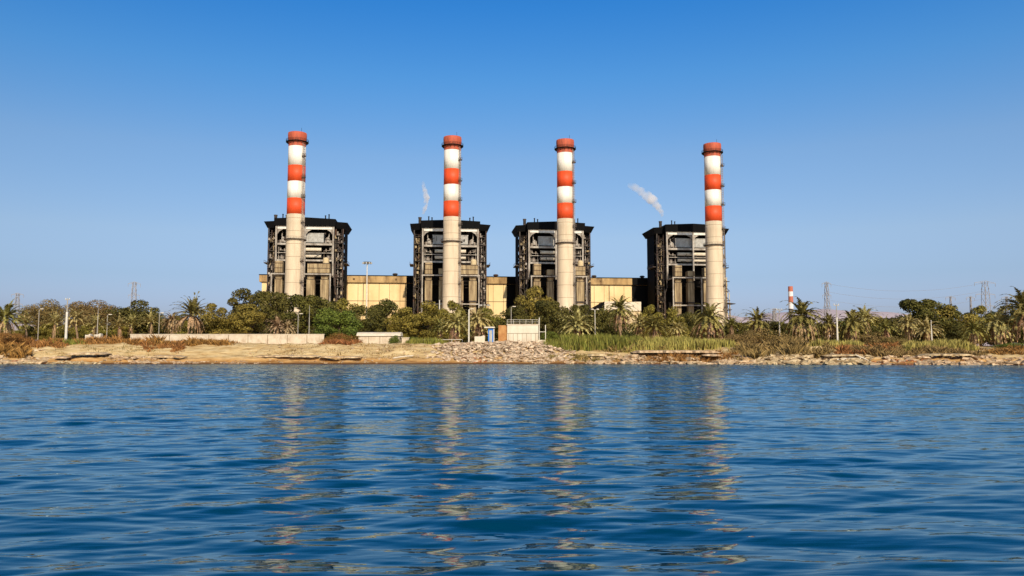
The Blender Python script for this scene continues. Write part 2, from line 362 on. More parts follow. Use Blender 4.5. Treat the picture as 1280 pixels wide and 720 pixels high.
# --- chimney
def make_chimney():
    t = empty('chimney', (0,0,0))
    zt = 104.0
    ys_ = [zof(192-3), zof(212.5), zof(232), zof(252.5), zof(272)]
    b0 = ys_[4]; 
    def rad(z): return 4.5-.40*z/zt
    def seg(name, z0, z1, m, dz=0):
        MB().lathe([(rad(z0),z0),(rad((z0+z1)/2),(z0+z1)/2),(rad(z1),z1)], 56).build(name, m, t, True)
    mb = MB().lathe([(rad(0)+.5,0),(rad(0)+.5,1.5),(rad(1.5),1.5),(rad(30),30),(rad(60),60),(rad(b0),b0)],56); o=mb.build('shaft','concrete',t,False)
    for p in o.data.polygons: p.use_smooth = abs(p.normal.z) < .5
    for q in range(1,11):
        z=q*6.2
        if z<b0-1: MB().lathe([(rad(z)+.004,z),(rad(z)+.03,z+.04),(rad(z)+.03,z+.16),(rad(z)+.004,z+.2)],48,caps=False).build('pour_joint','groove2',t)
    segs = [(b0,ys_[3],'red'),(ys_[3],ys_[2],'white'),(ys_[2],ys_[1],'red'),(ys_[1],ys_[0],'white')]
    for a,b,m in segs:
        o = MB().lathe([(rad(a)+.01,a+.003),(rad(b)+.01,b)],56).build('painted_band', m, t)
        for p in o.data.polygons: p.use_smooth = abs(p.normal.z) < .5
    a = ys_[0]
    o = MB().lathe([(rad(a)+.01,a+.003),(rad(zt-4)+.01,zt-4),(rad(zt-4)+.3,zt-3.4),(rad(zt)+.38,zt-1),(rad(zt)+.28,zt),(rad(zt)-.8,zt),(rad(zt)-.8,zt-3)],56,caps=False).build('stack_cap','cap_red',t)
    for p in o.data.polygons: p.use_smooth = abs(p.normal.z) < .8
    MB().lathe([(rad(zt)-.82,zt-2.5),(.01,zt-2.5)],32,caps=False).build('flue_mouth','black',t)
    # gallery near the top and collar
    g = MB(); zg = zt-4.6
    g.lathe([(rad(zg)+.02,zg),(rad(zg)+1.25,zg),(rad(zg)+1.25,zg+.25),(rad(zg)+.02,zg+.25)],48,caps=False)
    for k in range(28):
        a_=2*math.pi*k/28; r_=rad(zg)+1.2; g.bar((r_*math.cos(a_),r_*math.sin(a_),zg+.25),(r_*math.cos(a_),r_*math.sin(a_),zg+1.3),.07)
    for h in (.75,1.3): g.lathe([(rad(zg)+1.16,zg+h-.05),(rad(zg)+1.24,zg+h-.05),(rad(zg)+1.24,zg+h+.05),(rad(zg)+1.16,zg+h+.05)],48,caps=False)
    for k in range(14):
        a_=2*math.pi*k/14; r0=rad(zg); g.bar((r0*math.cos(a_),r0*math.sin(a_),zg-1.0),((r0+1.15)*math.cos(a_),(r0+1.15)*math.sin(a_),zg),.12)
    g.build('gallery','black',t)
    zc = zof(304)+.2
    g = MB().lathe([(rad(zc)+.02,zc),(rad(zc)+1.0,zc+.15),(rad(zc)+1.0,zc+.5),(rad(zc)+.02,zc+.5)],48,caps=False)
    for k in range(24):
        a_=2*math.pi*k/24; r_=rad(zc)+.95; g.bar((r_*math.cos(a_),r_*math.sin(a_),zc+.45),(r_*math.cos(a_),r_*math.sin(a_),zc+1.5),.06)
    g.lathe([(rad(zc)+.92,zc+1.45),(rad(zc)+1.0,zc+1.45),(rad(zc)+1.0,zc+1.53),(rad(zc)+.92,zc+1.53)],48,caps=False)
    g.build('collar_platform','steel_dull',t)
    # caged ladder, 55 degrees round to the right
    a_ = R(-90+54)-PHI
    l = MB(); ca,sa = math.cos(a_),math.sin(a_)
    def at(r,z,off=0): return (r*ca-off*sa, r*sa+off*ca, z)
    for off in (-.35,.35): l.bar(at(rad(2)+.35,2,off), at(rad(zt-5)+.35,zt-5,off), .12)
    z = 3
    while z < zt-5:
        r0=rad(z)+.35
        l.bar(at(r0,z,-.35),at(r0,z,.35),.06)
        for o1,o2 in (((0,-.45),(.75,-.45)),((.75,-.45),(.75,.45)),((.75,.45),(0,.45))):
            if int(z/1.2)%1==0: l.bar(at(r0+o1[0],z,o1[1]),at(r0+o2[0],z,o2[1]),.07)
        z += 1.2
    for off in (-.45,0,.45): l.bar(at(rad(4)+1.1,4,off), at(rad(zt-6)+1.1,zt-6,off), .07)
    l.build('ladder','steel_light',t)
    for y in (202,228,252,283,330,356,384):
        z=zof(y); l=MB()
        p0=Vector(at(rad(z)+.8,z,.2)); l.box(p0.x-.9,p0.x+.9,p0.y-.8,p0.y+.8,z,z+.25)
        for sx_ in (-.85,.85):
            for sy_ in (-.75,.75): l.bar((p0.x+sx_,p0.y+sy_,z+.2),(p0.x+sx_,p0.y+sy_,z+1.4),.1)
        l.box(p0.x-.88,p0.x+.88,p0.y-.78,p0.y-.7,z+1.2,z+1.35); l.box(p0.x-.4,p0.x+.4,p0.y-.3,p0.y+.3,z+.25,z+1.0)
        l.build('landing','steel_dull',t)
    l = MB().tube([(rad(zt)*.5,-1,zt),(rad(zt)*.5,-1,zt+2.6)],.06,6); l.build('lightning_rod','black',t)
    return t
ch0 = make_chimney()
chl = ['leftmost of the four big red and white striped concrete chimneys',
       'striped concrete chimney second from left, just right of the thin straight wisp of steam',
       'striped concrete chimney third from left, rising behind the pale block house and its railing',
       'rightmost of the four big striped chimneys, beside the platforms and pipes at the plant edge']
for i,u in enumerate(US):
    o = ch0 if i==0 else copy_tree(ch0)
    o.location = PL(u,0); o.rotation_euler.z = PHI
    tag(o, chl[i], 'chimney', 'red and white power station chimneys')

# --- boiler house
def make_boiler():
    t = empty('boiler_house', (0,0,0)); rd = random.Random(3)
    HW = 14.5; WW = 19.3; D = 23
    # roof slab with deep black fascia
    def roof(name, x0,x1,y0,y1,z0,z1,peak):
        v=[(x0,y0,z0),(x1,y0,z0),(x1,y1,z0),(x0,y1,z0),(x0,y0,z1),((x0+x1)/2,y0,z1+peak),(x1,y0,z1),(x1,y1,z1),((x0+x1)/2,y1,z1+peak),(x0,y1,z1)]
        f=[(3,2,1,0),(0,1,6,5,4),(1,2,7,6),(2,3,9,8,7),(3,0,4,9),(4,5,8,9),(5,6,7,8)]
        return MB().add(v,f).build(name,'roofing',t)
    roof('roof', -15.6,15.6,-1.3,D+2, 63.6,67.3,.7)
    # splayed side roofs
    for s in (-1,1):
        v=[(s*15.602,3,63.0),(s*19.8,3.5,62.8),(s*19.8,D+1,62.8),(s*15.602,D+1,63.0),
           (s*15.602,2,66.4),(s*21.4,2,66.0),(s*21.4,D+3,66.0),(s*15.602,D+3,66.4)]
        f=[(0,1,2,3),(7,6,5,4),(0,4,5,1),(1,5,6,2),(2,6,7,3),(3,7,4,0)]
        MB().add(v,f if s>0 else [q[::-1] for q in f]).build('side_roof','roofing',t)
    # roof vents, rails
    for x,hh in ((-11.5,2.2),(-9.8,1.7),(10.2,1.8),(12.0,2.4)):
        MB().lathe([(.3,67.2),(.3,67.3+hh),(.42,67.3+hh),(.42,67.6+hh)],10,x,0.6).build('vent_pipe','black',t)
    MB().lathe([(.8,66.2),(.8,69.6),(.95,69.6),(.95,70.2)],14,-16.2,6).build('steam_vent','steel_dull',t)
    # main columns (upper frame)
    for x in (-HW,0,HW):
        MB().box(x-.42,x+.42,-.5,.6,36.9,63.55).build('column','frame_white',t)
    # beams
    def beam(z0,z1,name='beam',y0=-.3,y1=.5,m_='frame_white'):
        b=MB()
        for x0,x1 in ((-HW+.56,-.56),(.56,HW-.56)): b.box(x0,x1,y0,y1,z0,z1)
        b.build(name,m_,t)
    beam(61.9,63.5,m_='beam_white')
    for x,s in ((-HW+.56,1),(-.56,-1),(.56,1),(HW-.56,-1)):
        b=MB(); b.add([(x,-.2,61.7),(x+s*2.8,-.2,61.7),(x+s*1.0,-.2,60.7),(x,-.2,59.3),(x,.4,61.7),(x+s*2.8,.4,61.7),(x+s*1.0,.4,60.7),(x,.4,59.3)],
              [(0,1,2,3) if s<0 else (3,2,1,0),(4,5,6,7),(0,3,7,4),(2,1,5,6),(3,2,6,7),(0,1,5,4)])
        b.build('haunch','frame_white',t)
    beam(53.6,54.6); beam(45.2,46.1); beam(49.4,49.7,'beam')
    # floors
    for z in (53.2,44.9,37.0):
        MB().box(-HW+.2,HW-.2,.62,7.4,z,z+.5).build('floor','dark',t)
    for z in (54.6,46.2):
        for x0,x1 in ((-HW+.6,-9.6),(9.6,HW-.6)):
            r=MB(); r.box(x0,x1,-.28,-.22,z+1.05,z+1.15); r.box(x0,x1,-.28,-.22,z+.5,z+.58)
            for k in range(4): xx=x0+(x1-x0)*k/3.; r.bar((xx,-.25,z),(xx,-.25,z+1.1),.08)
            r.build('railing','steel_light',t)
    # casing core and rear frame
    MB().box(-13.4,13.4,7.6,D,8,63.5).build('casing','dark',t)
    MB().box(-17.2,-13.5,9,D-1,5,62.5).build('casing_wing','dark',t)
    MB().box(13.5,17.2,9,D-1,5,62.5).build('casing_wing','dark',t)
    # silencer box and header pipes
    bx=MB(); bx.box(-9.3,9.3,1.6,7.3,55.3,60.0); bx.build('silencer_box','boxgrey',t)
    bx=MB()
    for k in range(-4,5): bx.box(k*2.05-.06,k*2.05+.06,1.5,1.6,55.3,60.0)
    bx.box(-9.5,9.5,1.45,1.6,59.8,60.2); bx.box(1.7,2.5,1.45,1.6,57.2,57.9); bx.build('box_rib','boxgrey',t)
    for z in (51.6,48.2):
        MB().tube([(-8.2,2.0,z),(8.2,2.0,z)],.95,14).build('header_pipe','whitewash',t,False)
    # lit machinery in the bays
    for s in (-1,1):
        for (x,z,r_) in ((11.4,56.4,1.0),(12.7,55.6,.6),(11.8,47.5,.9),(10.6,51.5,.35),(12.6,52.2,.4)):
            MB().tube([(s*x,2.4,z-.9),(s*x,2.4,z+r_*1.5)],r_,10).build('vessel','steel_light',t)
        for pp,r_ in (([(s*10.4,1.6,55.0),(s*10.4,1.6,57.2),(s*12,1.8,58.4),(s*12,3,60.8)],.28),([(s*13.4,1.5,46.4),(s*13.4,1.5,53)],.22),([(s*9.7,1.2,46.4),(s*9.7,1.2,51),(s*12.8,1.2,51)],.2)):
            MB().tube(pp,r_,6).build('pipe','steel_light',t)
    # duct heads
    MB().box(3.0,14.0,-9.2,-4.8,38.4,43.2).build('duct_head','duct',t)
    MB().box(-13.2,-9.4,-9.2,-4.8,38.4,44.2).build('duct_head','duct',t)
    MB().box(-6.2,-2.4,-9.2,-4.8,38.4,41.2).build('duct_head','duct',t)
    j=MB()
    for (x0,x1) in ((3,14),(-13.2,-9.4)):
        j.box(x0-.15,x1+.15,-9.35,-9.205,40.6,40.85); j.box(x0-.15,x1+.15,-9.35,-9.205,43.0,43.3)
    j.build('duct_flange','steel_dull',t)
    MB().lathe([(.01,43.2),(1.6,43.2),(1.6,45.4),(1.2,46.2),(.01,46.6)],14,11.9,-7).build('valve_dome','beige',t)
    # support portal in front
    for x in (-14.5,.9,14.5):
        MB().box(x-.3,x+.3,-10.35,-9.65,0,37.3).build('portal_leg','frame_white',t)
    for z0,z1 in ((37.3,37.9),(22.6,23.2),(10.6,11.1)):
        MB().box(-14.9,14.9,-10.35,-9.65,z0,z1).build('portal_beam','frame_white',t)
    for x in (-14.5,14.5):
        MB().box(x-.3,x+.3,-9.55,-.6,36.9,37.6).build('tie_beam','steel_light',t)
    # vertical gas ducts with ribs
    for x,w_ in ((-11.3,1.85),(-4.3,1.7),(4.6,2.0),(11.5,2.0)):
        d=MB(); d.box(x-w_,x+w_,-8.6,-5.0,24.8,35.2)
        d.add([(x-w_+.4,-8.3,35.2),(x+w_-.4,-8.3,35.2),(x+w_-.4,-5.3,35.2),(x-w_+.4,-5.3,35.2),(x-w_+.1,-8.6,37),(x+w_-.1,-8.6,37),(x+w_-.1,-5,37),(x-w_+.1,-5,37)],
              [(0,1,5,4),(1,2,6,5),(2,3,7,6),(3,0,4,7),(4,5,6,7)])
        d.build('gas_duct','duct',t)
        d=MB(); d.box(x-w_+.25,x+w_-.25,-8.3,-5.3,18.0,24.0); d.box(x-w_,x+w_,-8.6,-5,12,17.4); d.build('duct_lower','duct',t)
        d=MB()
        for z in (24.0,17.4,35.0): d.box(x-w_-.12,x+w_+.12,-8.75,-4.9,z,z+.75 if z!=35.0 else z+.2)
        d.build('duct_joint','steel_dull',t)
        d=MB()
        for q in (-.5,.5): d.box(x+q*w_-.07,x+q*w_+.07,-8.72,-8.6,25,35)
        d.build('duct_stiffener','duct',t)
    for s in (-1,1):
        MB().tube([(s*16.8,-3,4),(s*16.8,-3,30),(s*15.5,-2.5,33),(s*15.5,-1.2,44)],.3,8).build('riser_pipe','steel_dull',t)
    # wings: columns, platforms, braces, stairs, pipes
    for s in (-1,1):
        for x,y in ((19.1,3.4),(15.4,3.4),(19.1,13),(19.1,21.6)):
            MB().box(s*x-.28,s*x+.28,y-.28,y+.28,0,62.8).build('wing_column','steel_dull',t)
        zl=[8,14,20,26,32,37,41.5,46,50.5,55,59]
        p=MB()
        for z in zl: p.box(min(s*15.0,s*19.3),max(s*15.0,s*19.3),3.0,21.8,z,z+.28)
        p.build('wing_platform','dark',t)
        p=MB()
        for i,z in enumerate(zl):
            p.box(min(s*15.7,s*18.8),max(s*15.7,s*18.8),3.2,3.5,z+.28,z+.55)
            p.box(min(s*15.1,s*19.3),max(s*15.1,s*19.3),2.95,3.02,z+1.3,z+1.42)
            if i+1<len(zl):
                z2=zl[i+1]
                a_,b_=((15.8,z+.4),(18.8,z2)) if i%2 else ((18.8,z+.4),(15.8,z2))
                p.bar((s*a_[0],3.3,a_[1]),(s*b_[0],3.3,b_[1]),.22)
                p.bar((s*a_[0],4.6,a_[1]),(s*b_[0],4.6,b_[1]),.5,.9)
                p.bar((s*19.15,4+(i%2)*8,z),(s*19.15,12-(i%2)*8,z2),.25)
                p.bar((s*19.15,13+(i%2)*8,z),(s*19.15,21-(i%2)*8,z2),.25)
        p.build('bracing','steel_dull',t)
        j=MB()
        for k in range(16):
            x=s*rd.uniform(15.9,18.6); z=rd.choice(zl)+.3; y=rd.uniform(4,7)
            c=rd.random()
            if c<.4: j.tube([(x,y,z),(x,y,z+rd.uniform(1,2.6))],rd.uniform(.25,.6),8)
            elif c<.75: j.box(x-.6,x+.6,y-.4,y+.4,z,z+rd.uniform(.8,2))
            else: j.tube([(x,y,z),(x,y,z+2),(s*16,y,z+3)],.18,6)
        j.tube([(s*16.6,3.9,2),(s*16.6,3.9,60)],.22,6); j.tube([(s*18.2,5.0,2),(s*18.2,5.0,52)],.3,6)
        j.build('pipework','steel_light' if s>0 else 'duct',t)
        # side cladding, high and low sheets
        c_=MB(); c_.box(min(s*19.42,s*19.55),max(s*19.42,s*19.55),7.5,22.0,2,62.7); c_.build('side_cladding','roofing',t)
        MB().box(min(s*19.6,s*21.4),max(s*19.6,s*21.4),4,16,44.5,44.9).build('side_platform','steel_dull',t)
        r=MB(); 
        for y in (4,8,12,16): r.bar((s*21.3,y,44.9),(s*21.3,y,46.1),.08)
        r.box(s*21.3-.05,s*21.3+.05,4,16,46.0,46.12); r.build('side_railing','steel_dull',t)
        MB().box(min(s*15.2,s*19.0),max(s*15.2,s*19.0),8.0,8.9,0,62.5).build('wing_panel','dark',t)
    # low machinery at ground
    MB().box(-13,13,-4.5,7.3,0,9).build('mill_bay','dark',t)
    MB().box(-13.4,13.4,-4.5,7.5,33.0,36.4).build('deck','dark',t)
    return t
b0 = make_boiler()
bl = ['leftmost boiler house, grey box and lit lattice side right of its chimney',
      'black roofed boiler house second from left, under the straight wisp of steam',
      'third boiler house from left, behind the chimney nearest the pale block house',
      'rightmost boiler house, big dark left flank, under the slanting steam plume']
BOX = []
for i,u in enumerate(US):
    o = b0 if i==0 else copy_tree(b0)
    off = (-.3,0,0,-.6)[i]
    o.location = PL(u+off,31); o.rotation_euler.z = PHI; BOX.append(o)
    tag(o, bl[i], 'boiler house', 'boiler houses of the power station')

for i,b_ in enumerate(BOX):
    rd=random.Random(50+i)
    for s_ in (-1,1):
        for q in range(30):
            z=rd.uniform(6,58); y=rd.uniform(1.2,2.6); x0=s_*rd.uniform(15.2,18.8); c=rd.random(); mm_='duct' if (i+(s_>0))%2 else 'steel_light'
            if c<.35: MB().bar((x0,y,z),(x0,y,z+rd.uniform(1.5,6)),rd.uniform(.12,.3)).build('pipe','steel_dull',b_)
            elif c<.6: MB().bar((s_*15.4,y,z),(s_*19.2,y,z+rd.uniform(-2.5,2.5)),rd.uniform(.12,.25)).build('brace','steel_dull',b_)
            elif c<.8: MB().tube([(x0,y,z),(x0,y,z+rd.uniform(.8,2.4))],rd.uniform(.2,.5),7).build('vessel',mm_,b_)
            else: MB().box(x0-.5,x0+.5,y,y+.6,z,z+rd.uniform(.4,1.4)).build('cabinet',mm_,b_)
    for q in range(26):
        z=rd.choice([38.2,40,42,46.6,47.6,50,51.5,55,57,59.5]); x0=rd.choice([-1,1])*rd.uniform(.6,12.5); y=rd.uniform(.7,1.3); c=rd.random(); j=MB()
        if c<.4: j.bar((x0,y,z),(x0,y,z+rd.uniform(1,3)),rd.uniform(.1,.25)).build('stanchion','steel_dull',b_)
        elif c<.8: j.bar((x0,y,z),(x0+rd.uniform(1.5,4),y,z+rd.choice([0,0,1.5])),rd.uniform(.1,.22)).build('pipe','steel_dull',b_)
        else: j.box(x0-.4,x0+.4,y,y+.5,z,z+.9).build('junction_box','steel_dull',b_)
    for q in range(20):
        z=rd.uniform(9,34); x0=rd.uniform(-14,10); y=-4.7; c=rd.random(); j=MB()
        if c<.5: j.bar((x0,y,z),(x0,y,z+rd.uniform(2,7)),rd.uniform(.12,.3)).build('pipe','steel_dull',b_)
        else: j.bar((x0,y,z),(x0+rd.uniform(2,5),y,z),rd.uniform(.12,.3)).build('pipe','steel_dull',b_)
# --- turbine hall
th = empty('turbine_hall', PL(0,61), PHI)
u0 = solve_u(327,370,61); u1 = 118
MB().box(u0,u1,0,32,0,36.7).build('wall','hall',th)
MB().box(u0-1.3,u1,-1.2,33,36.9,40.6).build('parapet','hallband',th)
MB().box(u0-1.5,u1,-1.4,33.2,40.6,41.0).build('roof','roofing',th)
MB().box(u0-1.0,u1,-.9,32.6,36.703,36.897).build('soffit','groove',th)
for k_,px_ in enumerate((508,633.5,790)):  # black panels added where boiler shadows fall on the hall, to deepen them
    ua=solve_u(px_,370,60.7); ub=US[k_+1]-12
    MB().box(ua,ub,-.25,-.06,0,36.6).build('shadow_panel','roofing',th); MB().box(ua,ub,-1.5,-1.402,36.8,40.9).build('shadow_panel','roofing',th)
g=MB(); x=u0+5.8
while x<u1: g.box(x-.09,x+.09,-.05,-.003,0,36.7); x+=5.8
g.box(u0,u1,-.06,-.052,26.6,26.9); g.build('panel_joint','groove',th)
for x in np.arange(u0+8.7,u1,23.2): MB().tube([(x,-.3,0),(x,-.3,36.5)],.16,6).build('downpipe','steel_dull',th)
for x in np.arange(u0+14,u1,29): MB().lathe([(1.1,41),(1.1,42.6),(1.7,42.7),(1.2,43.4),(.01,43.6)],12,x,12,caps=False).build('roof_ventilator','steel_dull',th)
for x in np.arange(u0+3,u1,23.2): MB().box(x,x+1.1,-1.26,-1.203,38.2,39.3).build('louvre','groove',th)
tag(th,'long ochre clad turbine hall running behind the four boiler houses','industrial hall')

# --- annex between third and fourth boilers
a0 = P(756,377,428); a1 = P(801,377,428)
an = empty('annex_building', (a0.x,428,GZ), PHI)
wz = a0.z-GZ; ww = (a1.x-a0.x)/math.cos(PHI)
MB().box(0,ww,0,14,0,wz-5).build('wall','beige',an)
MB().box(-.3,ww+.3,-.6,14.3,wz-4.997,wz).build('parapet','whitewash',an)
g=MB()
for k in range(7): MB().box(1+k*2.5,2.3+k*2.5,-.06,-.003,wz-8.2,wz-7).build('window','groove',an)
g=MB(); g.add([(-8.5,-.5,wz-5.5),(-.35,-.5,wz-5.5),(-.35,-.5,wz-.4),(-8.5,-.5,wz-4.8),(-8.5,13,wz-5.5),(-.35,13,wz-5.5),(-.35,13,wz-.4),(-8.5,13,wz-4.8)],
      [(0,1,2,3),(5,4,7,6),(4,0,3,7),(3,2,6,7),(1,5,6,2),(0,4,5,1)]); g.build('canopy','roofing',an)
g=MB()
for x in (-8.2,-4.4): MB().box(x-.2,x+.2,0,.4,0,wz-5.5).build('canopy_post','steel_light',an)
tag(an,'white parapet annex with dark sloping canopy left of the fourth boiler house','annex')

# --- pipe rack right of the last chimney
q0 = P(905,400,415)
pr = empty('pipe_rack', (q0.x-1.0,415,GZ), PHI)
for x in (0,4.4):
    for y in (0,5): MB().box(x-.2,x+.2,y-.2,y+.2,0,P(905,378,415).z-GZ).build('post','steel_light',pr)
hz1 = P(905,378,415).z-GZ
for z in (6,11.5,16,hz1-4): MB().box(-.6,5.2,-.6,5.6,z,z+.35).build('platform','steel_dull',pr)
MB().add([(-1.2,-1.2,hz1),(7,-1.2,hz1-.9),(7,6,hz1-.9),(-1.2,6,hz1),(-1.2,-1.2,hz1+.3),(7,-1.2,hz1-.6),(7,6,hz1-.6),(-1.2,6,hz1+.3)],[(3,2,1,0),(4,5,6,7),(0,1,5,4),(1,2,6,5),(2,3,7,6),(3,0,4,7)]).build('canopy','steel_dull',pr)
for x,zt,r_ in ((.9,44,.55),(2.2,39,.35),(3.6,36,.3),(4.9,29,.22)):
    MB().tube([(x,2,0),(x,2,zt),(x-1.6,3.2,zt+1.6)],r_,8).build('riser_pipe','beige',pr)
g=MB()
for z in (20,25,30,35): g.box(-1,5,1.2,2.8,z,z+.3); 
for z in (20,25,30): g.bar((4.6,1.3,z+.3),(.6,1.3,z+5),.2)
g.build('pipe_support','steel_dull',pr)
tag(pr,'tall rack of cream pipes and platforms at the right edge of the plant','pipe rack')

# ------------------------------------------------------------------ steam
def plume(name, pts, rads, dens, label, seed, thr=.42, sc=.35):
    m = bpy.data.materials.new(name+'_volume'); m.use_nodes = True; nt=m.node_tree; nt.nodes.clear()
    N=nt.nodes.new; L=nt.links.new
    out=N('ShaderNodeOutputMaterial'); pv=N('ShaderNodeVolumePrincipled'); L(pv.outputs[0],out.inputs['Volume'])
    pv.inputs['Color'].default_value=(.98,.96,.95,1); pv.inputs['Anisotropy'].default_value=.0
    tc=N('ShaderNodeTexCoord'); n=N('ShaderNodeTexNoise'); n.inputs['Scale'].default_value=sc; n.inputs['Detail'].default_value=2.5; L(tc.outputs['Object'],n.inputs[0])
    mr=N('ShaderNodeMapRange'); mr.inputs['From Min'].default_value=thr; mr.inputs['From Max'].default_value=thr+.25; mr.inputs['To Max'].default_value=dens
    L(n.outputs['Fac'],mr.inputs[0])
    # thin with height
    sx=N('ShaderNodeSeparateXYZ'); L(tc.outputs['Object'],sx.inputs[0])
    m2=N('ShaderNodeMapRange'); m2.inputs['From Min'].default_value=0; m2.inputs['From Max'].default_value=pts[-1][2]; m2.inputs['To Min'].default_value=1; m2.inputs['To Max'].default_value=.2
    L(sx.outputs['Z'],m2.inputs[0])
    mu=N('ShaderNodeMath'); mu.operation='MULTIPLY'; L(mr.outputs[0],mu.inputs[0]); L(m2.outputs[0],mu.inputs[1]); L(mu.outputs[0],pv.inputs['Density'])
    # lumpy tube along the path
    rd=random.Random(seed); P_=[]; R_=[]
    n_=len(pts)
    for i in range(n_-1):
        for k in range(4):
            f=k/4; a=Vector(pts[i]); b=Vector(pts[i+1])
            P_.append(a.lerp(b,f)+Vector((rd.uniform(-.15,.15),0,rd.uniform(-.1,.1)))*rads[i]); R_.append((rads[i]*(1-f)+rads[i+1]*f)*rd.uniform(.8,1.15))
    P_.append(Vector(pts[-1])); R_.append(rads[-1]*.4)
    mb=MB().tube(P_,R_,14)
    return mb,m
def add_plume(origin_px, oy, Y, rel_px, rads, dens, label, seed, **kw):
    o0 = P(origin_px,oy,Y)
    pts=[(P(px,py,Y)-o0) for px,py in rel_px]
    mb,m = plume('steam_plume', pts, rads, dens, label, seed, **kw)
    o = mb.build('steam_plume', m, None, True, o0)
    tag(o,label,'steam')
add_plume(529,269,430,[(529,268),(530.5,262),(532.5,255),(533.5,248),(531.5,240),(529.5,232),(528.5,226)],[.8,1.0,1.4,1.6,1.4,1.1,.7],1.2,'thin upright wisp of white steam above the second boiler house',1,thr=.38,sc=.25)
add_plume(828,272,445,[(828,271),(827,266),(823,259),(817,252),(811,247),(805,242),(799,238),(792,233.5),(784,231)],[.9,1.3,2.1,2.6,2.7,2.5,2.2,2.2,1.5],.9,'slanting white steam plume drifting left off the rightmost boiler house',2,thr=.38,sc=.14)

# ------------------------------------------------------------------ small built things along the shore
def gz(x,y): return hz(x,y)-.08
def seawall(pxa,pxb,Y,ytop,label,name='boundary_wall'):
    a=P(pxa,ytop,Y); b=P(pxb,ytop,Y)
    t=empty(name,(a.x,Y,0)); Lx=b.x-a.x; z1=a.z; z0=2.6
    MB().box(0,Lx,0,.35,z0,z1-.18).build('panel','wall',t)
    MB().box(-.08,Lx+.08,-.07,.42,z1-.178,z1).build('coping','wall',t)
    g=MB(); x=4.2
    while x<Lx-1: g.box(x-.05,x+.05,-.012,-.003,z0,z1-.2); x+=4.2
    g.build('joint','groove',t)
    tag(t,label,'wall'); return t
seawall(163,405,171.5,417.5,'long pale concrete boundary wall below the left hand trees')
# storage shed with rounded white roof
a=P(448,431,172); b=P(499,431,172); t=empty('storage_shed',(a.x,172,0)); Lx=b.x-a.x; zt=P(448,420,172).z; zr=P(448,415,172).z
MB().box(0,Lx,0,3.4,2.6,zt).build('wall','wall',t)
v=[];f=[]
for i in range(9):
    a_=math.pi*i/8
    for x in (-.4,Lx+.3): v.append((x,1.7-math.cos(a_)*2.0,zt+math.sin(a_)*(zr-zt)+.003))
for i in range(8): f.append((2*i,2*i+1,2*i+3,2*i+2))
f.append(tuple(range(0,18,2))); f.append(tuple(range(1,18,2))[::-1])
MB().add(v,f).build('roof','whitewash',t)
g=MB()
for x in (2.2,4.6,7.0): g.box(x-.04,x+.04,-.03,-.004,2.6,zt-.05)
g.build('pilaster','groove',t)
tag(t,'low pale shed with rounded white roof right of the long wall','shed')
a=P(502,431,174); t=empty('utility_box',(a.x,174,0)); z1=P(502,422.5,174).z
MB().box(0,1.6,0,1.2,2.6,z1).build('body','wall',t); MB().box(-.1,1.7,-.1,1.3,z1+.002,z1+.12).build('lid','whitewash',t); MB().box(.5,1.1,-.03,-.004,z1-1,z1-.2).build('door','wall',t)
tag(t,'small pale box beside the white roofed shed','utility box')
# handrail on posts
a=P(512,425,176); b=P(578,424.5,176); t=empty('handrail',(a.x,176,0)); Lx=b.x-a.x; zt=a.z
MB().tube([(0,0,zt),(Lx,0,zt+.1)],.07,6).build('rail','pole',t)
for k in range(6): MB().tube([(Lx*k/5,0,3),(Lx*k/5,0,zt)],.05,6).build('post','pole',t)
tag(t,'thin pale horizontal rail on posts left of the tall white lamp post','handrail')
# pale block house
a=P(634,405,168); b=P(673,405,168); t=empty('block_house',(a.x,168,0)); Lx=b.x-a.x; z1=a.z
MB().box(0,Lx,0,5,2.4,z1-.2).build('wall','whitewash',t); MB().box(-.12,Lx+.12,-.12,5.1,z1-.197,z1).build('roof','wall',t)
xo=P(623,405,168).x-a.x
MB().box(xo,-.01,.4,4,2.4,z1-.25).build('rusty_extension','rust',t)
g=MB(); zb=P(634,417,168).z
for k in range(7): g.box(Lx*k/7+.3,Lx*k/7+.36,-.02,-.003,2.6,zb)
g.box(0,Lx,-.03,-.021,zb,zb+.07); g.build('render_joint','groove',t)
for k in range(6): MB().tube([(Lx*k/5,.3,z1),(Lx*k/5,.3,z1+.9)],.035,6).build('railing_post','pole',t)
MB().tube([(0,.3,z1+.9),(Lx,.3,z1+.9)],.04,6).build('handrail','pole',t); MB().tube([(0,.3,z1+.45),(Lx,.3,z1+.45)],.03,6).build('handrail','pole',t)
tag(t,'pale square block house with rusty orange left end and rooftop railing','block house')
# steel frame next to it
a=P(676,432,169); t=empty('steel_frame',(a.x,169,0)); z1=P(676,397,169).z
for x in (-.3,1.0): MB().box(x-.07,x+.07,-.07,.07,2.4,z1-(x+.3)*1.2).build('post','pole',t)
MB().bar((-.3,0,z1-3.0),(1.0,0,z1-3.0),.1).build('crossbar','pole',t)
MB().box(-.9,1.0,-.6,.6,2.6,P(676,425,169).z).build('footing','whitewash',t)
tag(t,'narrow two post steel frame on white footing right of the block house','steel frame')
# blue kiosk
a=P(609.5,426,169); b=P(618.5,426,169); t=empty('kiosk',(a.x,169,0)); Lx=b.x-a.x; z1=P(609,410,169).z
MB().box(.1,Lx-.3,0,1.4,3.2,z1).build('body','blue',t); MB().box(-.7,Lx,-.5,1.9,z1+.002,z1+.26).build('roof','whitewash',t)
MB().box(Lx-.28,Lx-.1,-.1,.1,2.5,z1).build('post','pole',t)
g=MB(); g.box(.35,Lx-.55,-.05,-.004,3.9,z1-.5); g.build('window','boxgrey',t)
tag(t,'small blue kiosk with white slab roof beside the rusty extension','kiosk')
